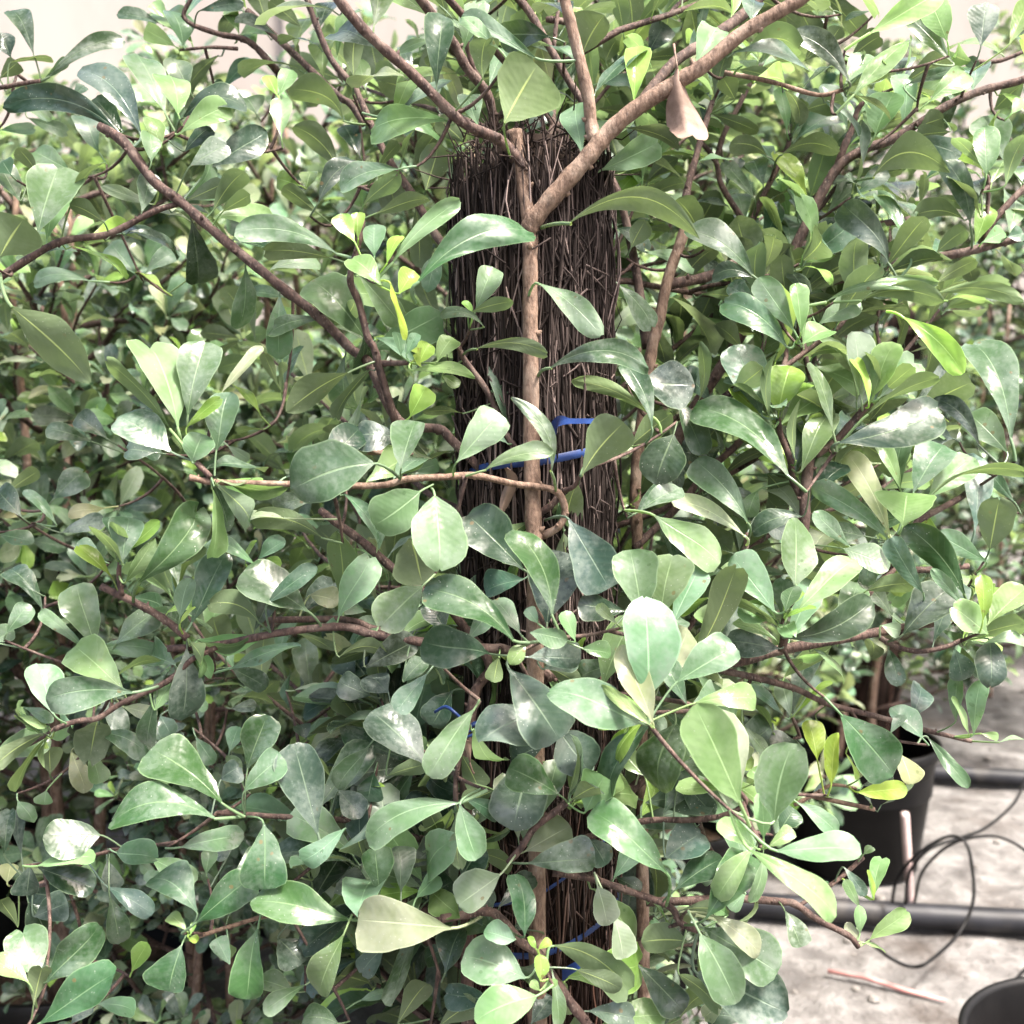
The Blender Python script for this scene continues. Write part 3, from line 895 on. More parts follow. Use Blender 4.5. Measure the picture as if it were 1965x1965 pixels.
# ---------------------------------------------------------------- the leaves of the near plant
# per tile: base x, base y, tip x, tip y, width, tone, then d=distance b=bend s=shape p=petiole foot
LV = {
0: """190,310,60,60,130,m,b=30,d=.9;60,320,0,180,150,q,d=.93;270,435,690,215,105,m,b=25,d=.9;60,350,290,320,55,u,d=.9;0,440,100,350,100,u,d=.91
790,750,450,390,200,q,b=60,d=.84;700,780,20,590,160,d,b=110,d=.84;690,740,530,550,110,d,d=.86;930,640,760,280,175,l,d=.9;1000,640,950,410,190,g,d=.85,s=r
1060,500,980,330,155,m,d=.93;1010,750,1280,590,150,g,d=.83;1030,660,1385,610,180,d,b=60,d=.85;910,830,830,650,110,g,d=.84;850,910,840,740,125,l,d=.83
1070,930,1280,810,145,m,d=.82;1190,940,1500,740,180,q,d=.85;1040,850,1180,710,100,d,d=.84;1580,770,1580,550,130,g,d=.88;1560,540,1500,420,80,y,d=.9
1570,530,1630,390,105,g,d=.91;1930,680,1630,500,140,u,d=.9,b=40;1900,960,1650,710,150,u,d=.88,b=40;215,1310,330,930,280,m,d=.8,p=215:1370;400,960,190,850,150,l,d=.9
400,1150,590,900,45,v,d=.82,p=340:1350;575,1240,390,1150,100,u,d=.82,p=610:1310;0,1440,130,1230,330,u,d=.78;860,1150,560,1040,70,c,d=.86;1080,1250,860,1170,45,c,d=.84
1200,1180,1370,960,135,u,d=.83;1250,1190,1410,1090,90,v,d=.82;1900,1430,1320,1300,150,l,d=.77,b=60;1860,1450,1500,1400,110,u,d=.79;60,1720,505,2150,270,u,d=.75,s=e,p=0:1540
760,1540,620,1360,140,l,d=.95;920,1630,770,1520,60,y,d=.94;820,1530,1000,1400,110,m,d=.95;1110,1530,1200,1440,90,v,d=.94;510,1580,180,1590,95,l,d=.93,b=30
1600,1670,1400,1640,80,m,d=.88;1810,1790,1500,1880,95,l,d=.82,b=20;2055,1905,1757,1565,290,m,d=.8,s=t;920,145,660,75,50,m,d=.97;940,100,850,20,95,g,d=.97
1030,260,960,60,160,m,d=.96;990,265,810,160,105,g,d=.96;1560,200,1320,110,80,q,d=.95,b=25;1700,370,1600,240,85,c,d=.97;1690,150,1510,0,105,v,d=.95
1490,110,1430,-80,120,u,d=.96;1120,60,1370,20,75,d,d=.95;1790,1200,1590,1050,100,u,d=.88;1680,1040,1550,1000,115,y,d=.92;1720,1060,1750,960,110,g,d=.93
1790,1140,2000,900,130,d,d=.84,b=40;1250,500,1420,330,90,m,d=1.0;1180,500,1260,470,60,m,d=1.0;420,540,480,480,60,m,d=1.0;560,860,460,650,150,m,d=.95
150,660,380,740,80,l,d=.95;0,730,200,720,70,l,d=.95;210,980,100,830,80,u,d=.9;60,980,10,900,130,m,d=.85;110,1130,-20,900,150,m,d=.86;1440,640,1380,540,150,m,d=.95""",
1: """930,690,1115,365,400,v,s=t,d=.70,p=965:885;810,440,830,210,160,v,d=.72,s=t;900,275,690,85,100,l,d=.71;1110,330,690,80,110,m,d=.74;1190,210,900,180,180,d,d=.80
1370,300,1490,85,200,u,d=.84,s=r;440,1590,1112,1290,215,G,d=.69,b=95,p=430:1700;1290,1255,2025,1340,150,u,d=.70,b=150,s=e,p=1140:1280;1120,1590,1475,1880,140,l,d=.745,b=20,p=1060:1690
770,1740,870,1500,150,l,d=.745;740,1755,980,1690,80,v,d=.74;750,1770,700,1690,40,y,d=.74;815,1835,570,1765,65,l,d=.735,b=40;340,950,10,1065,150,l,d=.74,b=30
140,1150,340,970,110,v,d=.745;210,1200,510,1110,100,u,d=.76;300,1480,680,1125,110,l,d=.73,b=25;90,1360,10,1200,110,y,d=.735;110,1340,110,1190,80,y,d=.74
240,1600,70,1450,150,g,d=.72;270,1480,345,1320,75,Y,d=.725;200,1440,200,1260,130,l,d=.745;340,1650,425,1520,125,Y,d=.72;290,1590,370,1910,60,Y,d=.715,s=e
490,1070,560,810,190,u,d=.86,p=480:1100;355,910,445,700,50,v,d=.84;85,430,115,140,130,u,d=.86;310,650,450,370,120,g,d=.9;320,660,630,450,60,m,d=.89
1465,960,1810,795,180,l,d=.78,p=1390:1010;1580,1080,1660,985,120,Y,d=.98;1640,1395,1720,1240,115,u,d=.86;1600,970,1790,890,60,v,d=.9;1470,470,1690,460,70,l,d=.95
1600,190,1560,-30,100,v,d=.93;1660,180,1850,-30,75,v,d=.92;1500,340,1560,220,110,u,d=.95;1740,300,1830,130,150,q,d=.9;960,2100,920,1640,165,m,d=.785
1310,840,1280,660,95,y,d=1.05;1050,760,1180,590,120,d,d=.93;1570,1600,1770,1840,120,m,d=.83,b=20;770,1960,1175,1985,85,u,d=.73,b=40,p=700:1990;600,80,560,-60,90,v,d=.9
200,1000,340,800,60,v,d=.9;150,500,110,330,100,g,d=1.0;420,440,350,260,70,q,d=.98;700,800,560,660,140,u,d=.95;1290,760,1220,640,110,q,d=.97;1650,330,1500,400,80,m,d=1.0
1700,480,1600,540,80,m,d=1.0;1100,150,1300,40,120,u,d=.93;1000,60,920,-60,100,v,d=.95;120,880,30,700,120,d,d=1.0;220,960,0,990,80,d,d=.95;1560,1280,1740,1400,110,d,d=.9""",
2: """350,370,690,260,170,v,d=.78,b=70;860,60,650,60,80,u,d=.85,b=20;950,460,620,180,140,q,d=.79,b=50;930,470,1060,300,140,l,d=.79;970,540,1290,210,120,g,d=.77,s=e
1060,190,1480,-60,170,g,d=.8;1500,230,1400,0,180,g,d=.82,s=t;1540,360,1280,80,100,m,d=.84;1690,260,1720,10,170,q,d=.86;1850,250,1960,0,120,g,d=.86
1400,570,1600,400,150,g,d=.86;1260,480,1560,380,70,m,d=.88;1100,750,1200,520,190,g,d=.86,s=r;1080,1000,1510,960,200,u,d=.86,b=110,s=e,p=930:1030;1300,780,1580,870,130,q,d=.9
1520,740,1330,760,110,u,d=.89;1720,980,1710,710,150,g,d=.85,s=r;1720,960,1530,770,70,v,d=.86;1820,900,1700,650,190,m,d=.9;1830,1040,1940,760,110,v,d=.85
1170,1480,910,1150,180,q,d=.84,b=35;1300,1460,1100,1070,80,l,d=.86,b=20;1630,1260,1490,900,140,m,d=.87,b=30;1690,1220,1500,980,50,u,d=.87;1600,1240,1310,1210,120,u,d=.87,b=30
1440,1420,1600,1290,110,v,d=.88;1440,1590,1660,1460,90,v,d=.86;1700,1360,1820,1300,110,g,d=.88;810,1700,1450,1590,80,l,d=.84,b=40;1010,1690,1480,1690,110,v,d=.83,b=35
1440,1650,1930,1690,100,v,d=.83,b=50;1500,1690,1710,1685,45,v,d=.84;1250,1780,1590,2100,140,Y,d=.82,b=30,p=1160:1750;780,1820,1010,1690,150,l,d=.85;410,1550,30,1290,170,m,d=.82,b=45
410,1560,180,1560,110,q,d=.83,b=40;640,1860,440,1560,150,l,d=.8;680,1870,650,1590,110,g,d=.79;690,1930,850,1850,150,g,d=.79;600,1950,240,1690,180,G,d=.8,b=40
430,1700,270,1600,110,m,d=.82;850,1560,700,1500,90,l,d=.9;490,880,280,810,110,u,d=.92,b=30;570,870,890,850,110,u,d=.91,b=40;420,1120,240,900,90,m,d=.93
600,740,560,490,80,g,d=.95;640,740,740,490,120,m,d=.95;700,620,920,560,130,v,d=.93;310,560,240,440,120,u,d=.9;110,1330,-20,1120,140,v,d=.83;330,390,540,440,100,v,d=.9
180,640,440,740,90,u,d=.95;850,230,900,150,100,v,d=.9;960,320,1130,200,120,u,d=.88;1380,380,1460,290,60,m,d=.92;990,640,930,550,40,m,d=.95;1080,60,930,110,60,m,d=.9
560,1380,470,1100,60,v,d=.93;660,1230,600,1060,60,m,d=.94;540,1500,720,1440,110,v,d=.92;790,1380,950,1290,90,u,d=.92;1290,1460,1190,1350,90,v,d=.9;690,1200,610,890,70,m,d=.95
110,900,0,530,130,u,d=.92;430,130,440,-40,90,Y,d=.86;110,200,150,-20,80,m,d=.88;1840,1330,1930,1310,100,m,d=.87;1860,640,1930,550,80,g,d=.88;700,340,820,170,120,v,d=.9
1340,720,1480,660,120,u,d=.9;1760,620,1930,470,120,u,d=.92;850,850,1060,700,100,m,d=.97;340,930,560,1020,90,m,d=1.0;1000,1170,1350,1060,80,m,d=1.0;1700,420,1620,320,70,m,d=.95""",
10: """1000,505,830,0,270,l,d=.73,p=1020:600;1055,435,1155,20,240,l,d=.735,p=1060:560;960,515,590,110,60,v,d=.73;960,635,670,430,230,m,d=.725;1045,500,1245,330,70,Y,d=.715
1240,310,1475,40,70,c,d=.73;1215,630,1290,300,200,m,d=.72,p=1205:770;1080,690,1140,535,180,l,d=.718,s=r;780,1370,1135,930,230,G,d=.72,b=-40,p=750:1480;690,1260,725,1000,190,l,d=.74
690,1270,500,1050,50,v,d=.74;705,1370,870,1120,95,g,d=.73,s=e;650,1240,620,1150,70,l,d=.745;530,1740,430,1380,215,l,d=.8;490,1750,225,1530,80,l,d=.81
1010,1570,1065,1345,125,l,d=.75;1010,1605,1085,1500,55,y,d=.745;1075,1600,1270,1200,185,m,d=.77;1455,1595,1170,1490,150,u,d=.765,b=50;1735,1535,1365,1310,250,m,d=.76,s=t
1500,1490,1780,1280,110,m,d=.75;1440,1275,1150,1155,95,l,d=.77,b=25;1810,1120,1420,1010,140,u,d=.765,b=40,s=t;1600,1010,1370,1000,50,c,d=.76;1925,1500,1895,1080,165,v,d=.80,s=e,p=1925:1600
1600,780,1900,640,95,l,d=.74;1850,870,1530,930,110,l,d=.79;40,1650,165,1490,120,l,d=.82;-40,1700,80,1640,110,l,d=.83;650,1715,870,1530,150,m,d=.79;1300,1850,1690,1730,125,l,d=.80
470,1790,930,1770,110,l,d=.79,b=60;650,1900,900,1800,55,v,d=.77;1960,190,1610,410,160,u,d=.77,s=e;600,560,430,430,130,m,d=.9;520,580,260,500,100,m,d=.92;700,560,880,680,110,m,d=.85
40,860,220,740,90,v,d=.95;300,900,470,740,150,m,d=.94;120,1000,-20,840,150,d,d=.9;320,1050,140,850,70,m,d=.9;590,950,380,980,90,c,d=.95;350,1090,590,1040,110,q,d=.92
0,1100,190,1140,110,m,d=.92;200,1420,50,1290,140,m,d=.88;560,1240,430,1150,110,m,d=.85;240,1530,80,1290,100,m,d=.9;1000,1390,960,1190,80,m,d=.82;1560,260,1480,80,70,v,d=.9
1590,370,1580,130,70,v,d=.92;1600,280,1700,40,60,m,d=.92;1470,440,1310,250,60,y,d=.85;1480,510,1330,520,60,v,d=.85;1280,600,1400,680,70,c,d=.86;1380,1270,1440,1130,60,y,d=.77
1450,1240,1600,1130,90,l,d=.78;1430,1280,1580,1250,60,y,d=.78;1740,1440,1900,1480,130,c,d=.80;1300,1850,1500,1960,120,m,d=.82;1080,1560,1200,1640,60,l,d=.80;870,640,700,620,150,q,d=.8""",
11: """660,695,905,415,215,l,d=.70,s=t,p=645:770;350,730,430,460,185,l,d=.705,p=350:785;1195,750,970,330,95,l,d=.70,b=70,s=e,p=1220:855;820,740,1205,635,100,l,d=.695,b=25;1365,770,1600,470,250,u,d=.72,s=t
195,700,-275,850,330,l,d=.69,b=20,s=r,p=350:790;455,860,200,1050,260,l,d=.705,s=r,p=530:820;540,885,575,1300,325,l,d=.695,s=r,p=520:840;1040,1300,720,985,300,d,d=.745,s=t;1200,1560,985,1065,205,G,d=.68,b=60
985,1700,480,1400,220,G,d=.68,b=60;1290,1010,1520,1400,290,q,d=.735,s=t,p=1160:1020;1170,1600,1240,1190,320,q,d=.735;470,1390,225,1625,230,l,d=.71,s=r;400,1120,470,1375,260,u,d=.735,s=r
1020,1660,875,1465,130,l,d=.70,p=1060:1700;850,1770,470,1700,250,m,d=.705,s=t;1060,1790,1360,1790,170,q,d=.72;1120,1600,1055,1515,75,l,d=.69;1075,1650,1285,1690,115,l,d=.685,s=r
1050,1720,960,1830,95,g,d=.685,s=r;1330,1700,1270,1530,95,g,d=.70;1370,1740,1535,1770,100,g,d=.70,s=r;1560,1600,1450,1495,65,l,d=.70;1740,2010,1715,1445,315,l,d=.66,s=r
1765,2160,1580,1720,190,c,d=.655;1690,1560,1640,1185,250,l,d=.70;1810,1560,1880,1210,260,l,d=.705;1610,1530,1345,1490,160,d,d=.725;1880,540,1780,820,260,d,d=.79,s=r
1690,970,1930,830,120,m,d=.78;1770,990,2150,1250,220,l,d=.76,s=t;1700,250,2000,260,260,q,d=.8,s=r;1760,500,1600,130,125,m,d=.78,b=30;1765,440,1310,235,90,v,d=.79,b=40
1640,600,1870,420,150,v,d=.8;1150,525,1225,165,175,q,d=.785;1185,165,1745,155,160,m,d=.74,b=90,p=1120:210;990,620,865,70,280,q,d=.79,s=e;985,260,940,-20,130,m,d=.783
60,650,160,270,60,l,d=.76;320,550,90,540,180,q,d=.765,s=r;400,440,490,270,150,y,d=.775,s=t;700,420,470,415,50,u,d=.785;415,180,765,210,75,g,d=.76,b=30,s=e
450,140,505,25,110,Y,d=.755,s=r;555,130,640,-10,110,g,d=.76;350,90,320,-40,80,l,d=.76;380,90,440,-30,70,l,d=.765;580,205,675,270,70,g,d=.78;150,1850,440,1690,170,q,d=.77
360,1930,485,1800,120,m,d=.76;0,1790,275,1760,90,u,d=.77,b=40;220,1620,110,1720,80,l,d=.78;600,1640,500,1480,170,d,d=.77;1040,1350,820,1420,160,d,d=.76;950,590,850,530,50,l,d=.77
1670,980,1870,800,100,m,d=.82;1640,930,1690,850,40,y,d=.85;1560,1840,1350,1900,150,m,d=.76;480,690,700,620,60,u,d=.82;420,750,560,700,90,l,d=.84;900,1790,870,1930,100,v,d=.75""",
12: """455,425,310,30,235,m,d=.83;555,410,620,145,220,Y,d=.82,s=r;520,490,545,55,55,v,d=.81;860,525,735,130,80,l,d=.80;450,425,280,270,80,y,d=.83;1020,350,980,-40,165,c,d=.82,s=t
1060,365,965,100,50,Y,d=.81;1080,330,1200,20,175,g,d=.825,s=t;1115,335,1330,120,170,l,d=.82,s=t;570,480,840,290,170,g,d=.84;680,745,855,410,175,l,d=.82;650,690,672,340,40,v,d=.81
610,775,80,375,230,G,d=.79,b=60;885,585,1465,400,250,d,d=.80,b=-60;1050,430,1445,210,60,v,d=.80;1860,570,1640,-10,230,m,d=.84,b=40;385,1040,80,680,190,m,d=.80,b=30
365,1110,-40,900,115,c,d=.81,b=30;1170,1130,740,830,140,l,d=.82,b=35;1180,1110,935,640,150,c,d=.83,b=20;1250,1050,1280,865,340,g,d=.81,s=t;1400,895,1940,735,50,v,d=.82
1310,865,1485,590,225,l,d=.83;1390,895,1640,660,190,l,d=.84;1240,860,1265,540,135,l,d=.85;1240,850,1105,560,90,g,d=.845;1740,1180,1795,890,200,u,d=.82,s=r
1655,1080,1660,650,160,q,d=.86;650,1385,645,1005,220,l,d=.745,s=r;530,1535,290,1215,195,l,d=.74;660,1530,1000,1220,190,l,d=.74;590,1530,645,1385,110,l,d=.735
560,1625,310,1480,60,v,d=.74;585,1570,765,1510,45,y,d=.74;600,1680,1080,1470,200,d,d=.76,b=-40;80,1790,310,1260,195,u,d=.74,b=-30,p=80:1870;-40,1600,110,1285,175,l,d=.73
1600,1440,1265,1050,190,G,d=.80,b=40;1370,1435,1180,1120,135,m,d=.79;1250,1665,1510,1400,240,q,d=.79,s=t;1730,1660,1525,1500,190,g,d=.77,s=t;1700,1585,1695,1325,95,Y,d=.765
1730,1605,1950,1390,150,g,d=.77;1605,1510,1415,1295,75,l,d=.78;1720,1250,1440,1100,130,l,d=.82;920,1180,1175,1290,160,l,d=.81,s=r;950,1165,750,975,105,l,d=.81
1040,1420,1300,1370,110,v,d=.80;1700,1715,1960,1700,75,l,d=.79;1740,1690,1750,1950,170,d,d=.8,s=r;1540,1740,1590,1920,140,m,d=.81;560,1740,260,1700,170,q,d=.78
-20,1930,310,1730,225,l,d=.69,s=t;1680,600,1430,330,110,q,d=.86,b=40;1840,640,1620,420,190,l,d=.87;690,1000,410,1080,130,d,d=.81,b=30;870,810,780,670,130,c,d=.86
740,110,850,-10,110,g,d=.87;170,350,10,190,130,d,d=.86;-20,330,130,650,140,m,d=.84;440,850,380,1000,110,l,d=.85;490,760,620,920,150,u,d=.86;1530,560,1330,500,180,q,d=.87
860,800,1000,580,60,c,d=.85;1090,700,900,700,90,c,d=.87;1040,1110,830,1070,120,m,d=.86;430,1000,600,1100,100,q,d=.84;100,830,30,640,100,d,d=.86;230,850,400,920,110,m,d=.87
1190,1560,1010,1340,100,m,d=.83;1100,1170,1040,1380,90,m,d=.83;1170,1740,1230,1950,110,m,d=.83;1130,1610,1240,1640,90,c,d=.80;1700,1420,1930,1480,110,m,d=.82;1880,920,1700,700,90,m,d=.9""",
20: """1250,695,850,380,260,G,d=.73,s=t;1215,780,610,800,220,G,d=.72,b=80;1390,500,1500,195,205,G,d=.75;1370,625,1585,430,175,l,d=.735;1785,865,1650,355,265,q,d=.735
1940,830,1695,1015,130,l,d=.73,b=-20;1010,940,1365,870,140,l,d=.76;1480,800,1490,1175,250,G,d=.73,s=t;1960,1345,1410,1245,250,G,d=.72;1100,1365,1420,1100,205,G,d=.74
1105,1300,845,1110,220,m,d=.75,b=30;655,970,885,1000,150,l,d=.78,s=r;205,1045,535,1000,115,g,d=.76,s=t;210,1050,530,1170,170,d,d=.77;170,1040,150,1210,150,q,d=.78
560,870,240,880,230,m,d=.78,s=r;1020,1490,950,1750,240,G,d=.74,s=t;1450,1390,1385,1795,195,G,d=.73;1930,1430,1790,1765,190,g,d=.70,s=t;1720,1710,1480,1865,95,l,d=.74
615,1215,680,1480,135,G,d=.77;200,1670,120,1390,240,m,d=.72,s=r;260,1700,560,1380,225,G,d=.715;225,1930,650,1640,230,G,d=.70;160,1700,-50,1560,115,g,d=.71
190,1820,240,1600,120,u,d=.715;-50,430,280,310,180,l,d=.78;40,1140,60,1030,100,c,d=.82;1050,1410,955,1315,80,g,d=.75;1060,1450,1110,1465,55,Y,d=.745;1070,1430,1090,1360,35,y,d=.75
1290,1600,1215,1450,105,l,d=.77;750,70,255,110,210,m,d=.73,b=40;300,190,210,-100,200,l,d=.745;130,150,290,240,70,l,d=.76;80,200,255,260,55,g,d=.755;870,170,960,20,110,g,d=.76
690,150,880,200,90,c,d=.80;550,300,830,420,120,l,d=.8,b=30;500,400,560,580,110,l,d=.84;400,400,480,630,120,c,d=.86;280,530,280,380,130,u,d=.84;260,620,250,700,100,l,d=.83
100,680,190,800,100,l,d=.83;20,980,60,720,110,m,d=.80;120,980,110,700,80,q,d=.82;600,1010,640,1180,120,q,d=.84;850,1000,1100,1130,140,l,d=.8;1160,1090,1180,950,90,l,d=.84
600,1160,860,1310,120,q,d=.82;190,1330,380,1250,180,q,d=.8;160,1250,260,1430,170,d,d=.81;1300,950,1210,1000,90,q,d=.86;1750,1130,1590,900,90,u,d=.8;1560,1450,1700,1590,190,q,d=.76
1500,1280,1700,1380,120,m,d=.77;1650,1750,1460,1680,120,l,d=.80;550,1820,760,1860,120,l,d=.85;1870,560,1730,390,60,v,d=.79;1240,560,1350,480,130,q,d=.80;1370,600,1280,420,70,l,d=.82
1290,400,1340,260,100,l,d=.86;1100,320,1200,470,90,m,d=.88;1300,160,1440,150,80,q,d=.87;1720,330,1690,250,110,d,d=.86;1060,90,1160,170,60,l,d=.9;1650,60,1830,40,60,c,d=.9
1870,120,1700,200,110,d,d=.88;900,200,960,310,110,q,d=.9;550,60,700,300,110,q,d=.92;420,1230,150,1190,150,d,d=.84;100,1390,0,1230,80,v,d=.82;740,1640,830,1480,100,y,d=.82
1880,1650,1640,1500,130,q,d=.77;1900,1930,1700,1900,150,m,d=.75;400,1930,500,1800,110,q,d=.78;1850,1010,1870,900,50,v,d=.77;1230,1480,1300,1560,90,g,d=.80;1760,1120,1790,1030,50,l,d=.78""",
21: """1690,240,1175,60,300,l,d=.66,s=r;1765,265,1475,30,80,g,d=.645,s=e;950,-70,1240,330,310,q,d=.70,s=t;1080,180,790,350,330,q,d=.715,s=r;500,-40,325,175,130,l,d=.71
490,475,185,175,265,q,d=.74;760,165,505,540,190,l,d=.715;170,370,-10,610,130,l,d=.76;685,690,155,900,195,l,d=.70,b=60;680,695,780,1005,205,l,d=.695;1245,650,955,490,205,G,d=.71,s=t
1060,500,980,840,320,q,d=.745,s=r;1240,290,1410,515,260,q,d=.735,s=r;1385,745,1490,540,200,g,d=.715,s=t;1845,1085,1420,735,250,G,d=.70,p=1840:1270;1050,960,1300,820,200,c,d=.735
1060,1030,1440,1005,200,m,d=.715,s=t,p=960:1025;905,1095,670,1265,220,c,d=.70,s=r;1045,1435,1005,1090,170,G,d=.70;640,1395,105,1345,320,c,d=.68,s=t,p=800:1330
990,1460,815,1410,130,l,d=.70,s=r;1050,1675,700,1550,290,l,d=.705,s=t;1110,1775,765,1915,225,g,d=.67,s=r;1130,1685,1130,1540,82,y,d=.69,s=r;1130,1745,1080,1690,50,g,d=.69
1150,1740,1230,1690,50,g,d=.69;1120,1515,1195,1465,50,y,d=.70;1110,1510,1060,1445,50,y,d=.705;1455,1160,1510,1380,150,c,d=.715,s=r;1540,1320,1600,1565,140,c,d=.725
1200,1490,1630,1740,200,v,d=.71,b=50,s=t;1330,1625,1585,1735,115,u,d=.715;1200,1640,1230,1960,85,l,d=.715;1960,1470,1700,1470,165,u,d=.74,s=r;1680,1600,1940,1860,180,d,d=.75
1400,1860,1665,1900,150,q,d=.735;1770,1960,1800,1800,170,q,d=.75,s=r;230,1195,200,940,185,G,d=.72,s=t;350,1195,335,930,150,q,d=.74;435,1225,560,1095,105,l,d=.74
400,1060,615,870,160,q,d=.765;520,1060,430,1160,150,q,d=.775;690,1110,800,940,200,d,d=.74;500,1240,640,1130,200,d,d=.765;600,1640,690,1390,210,d,d=.745;560,1950,780,1800,140,u,d=.75
1660,250,1600,400,130,c,d=.755,s=r;1720,540,1610,420,120,g,d=.76;1890,250,1790,620,290,G,d=.715,s=r;1720,690,2110,670,200,d,d=.77;1400,880,1500,1040,150,q,d=.765
1560,1110,1700,1180,110,d,d=.78;200,520,160,680,150,d,d=.8;0,620,130,770,160,q,d=.77;270,540,490,470,100,u,d=.765;120,590,260,600,50,y,d=.80;660,440,600,570,60,u,d=.76
690,420,790,620,140,u,d=.755;870,620,700,700,120,u,d=.75;600,950,500,730,120,u,d=.765;1170,350,960,460,160,d,d=.75;1290,480,1380,710,110,v,d=.75;1420,590,1380,520,80,v,d=.745
330,1930,500,1700,140,u,d=.77;120,1800,300,1750,70,l,d=.78;620,1500,480,1570,130,d,d=.77;260,1500,120,1650,130,q,d=.78;1080,1930,1200,1780,130,q,d=.75;880,1800,590,1760,150,d,d=.74
700,1010,830,1280,180,d,d=.755;1010,820,1130,880,130,m,d=.755;280,70,170,-30,180,q,d=.78;180,90,0,10,160,q,d=.80;640,60,520,260,170,d,d=.79;1150,-60,1330,-150,160,q,d=.75""",
22: """335,690,85,140,290,g,d=.64,s=r;80,130,435,95,150,g,d=.69;530,800,635,355,335,l,d=.665,s=t;470,895,450,630,130,g,d=.68;430,945,215,795,130,g,d=.685;490,940,635,835,90,g,d=.67
535,960,1015,950,200,l,d=.66,s=t;385,950,885,1320,165,g,d=.65;140,1345,390,970,245,G,d=.71,s=t;905,195,1200,530,285,G,d=.74,s=r;1240,420,1300,585,140,c,d=.76
1000,630,1280,605,112,Y,d=.82,s=r,p=950:600;850,580,880,295,92,Y,d=.81,s=r;770,445,720,225,130,Y,d=.82;620,205,575,-10,110,c,d=.83;595,215,395,30,60,l,d=.84;640,200,850,5,40,y,d=.84
525,300,430,140,40,v,d=.84;1360,325,1180,155,120,l,d=.80,s=r;1390,320,1620,605,85,l,d=.81;1650,305,1690,0,110,l,d=.83;1625,310,1525,95,50,g,d=.83;1550,230,1560,-20,90,l,d=.835
1690,300,1790,315,50,g,d=.83;1790,350,1960,340,55,l,d=.83;1080,1235,1135,985,105,g,d=.83;1090,1235,1055,1065,62,Y,d=.825;1010,1425,1000,1265,72,g,d=.80;1060,1465,1280,1300,110,g,d=.80
1015,1470,930,1365,60,c,d=.80;1030,1475,1155,1530,60,g,d=.80,s=e;1010,1280,925,1120,65,l,d=.82;585,1290,680,1500,120,m,d=.78;115,1430,320,1815,230,l,d=.70,s=r
180,1320,465,1540,140,c,d=.72;130,1390,550,1640,280,l,d=.74,s=t;90,1650,610,1870,320,q,d=.74,s=r;-10,1650,210,1830,95,v,d=.72;-80,1000,130,850,230,q,d=.735,s=r
-30,1180,240,1000,170,d,d=.735;690,395,500,335,120,d,d=.84;660,690,885,860,115,l,d=.79;350,250,490,430,80,l,d=.80;290,360,380,450,120,c,d=.81;760,1150,840,1180,100,l,d=.84
920,1050,1045,1210,70,q,d=.83;200,1050,100,1110,140,q,d=.76;560,850,640,720,140,m,d=.75;0,560,190,760,150,d,d=.76;190,590,290,690,60,c,d=.74;10,1290,270,1300,90,u,d=.76
370,1200,280,1290,90,l,d=.75;270,1320,190,1270,80,g,d=.75;0,1900,150,1760,110,v,d=.75;370,1900,160,1880,150,q,d=.74;260,1800,130,1900,100,c,d=.745;930,410,990,560,50,y,d=.83
1000,560,1030,470,60,c,d=.83;760,200,830,330,50,v,d=.84;450,560,400,500,90,g,d=.72;1030,980,1080,930,50,l,d=.85;60,340,-60,480,160,l,d=.77;1180,300,1260,190,60,l,d=.8""",
}
DEFD = {0: .9, 1: .8, 2: .88, 10: .76, 11: .72, 12: .80, 20: .75, 21: .72, 22: .74}
rng = np.random.default_rng(77)
Z = np.array((0, 0, 1.0))
plans = []
for tile, txt in LV.items():
    for item in txt.replace("\n", ";").split(";"):
        f = item.strip().split(",")
        if len(f) < 6:
            continue
        bx, by, tx, ty, w = (float(q) for q in f[:5])
        o = dict(q.split("=") for q in f[6:])
        plans.append((tile, bx, by, tx, ty, w, f[5], o))


def bezier(a, b, c, n=5):
    return [a * (1 - t) ** 2 + 2 * b * t * (1 - t) + c * t * t for t in np.linspace(0, 1, n)]


def grow_known(pts):
    global KN
    rows = []
    for p in pts:
        rel = p - CAM
        dd = float(rel @ FWD)
        rows.append((982.5 + float(rel @ RIGHT) / dd * FPX, 982.5 - float(rel @ UP) / dd * FPX, dd, *p))
    KN = np.concatenate([KN, np.array(rows)])


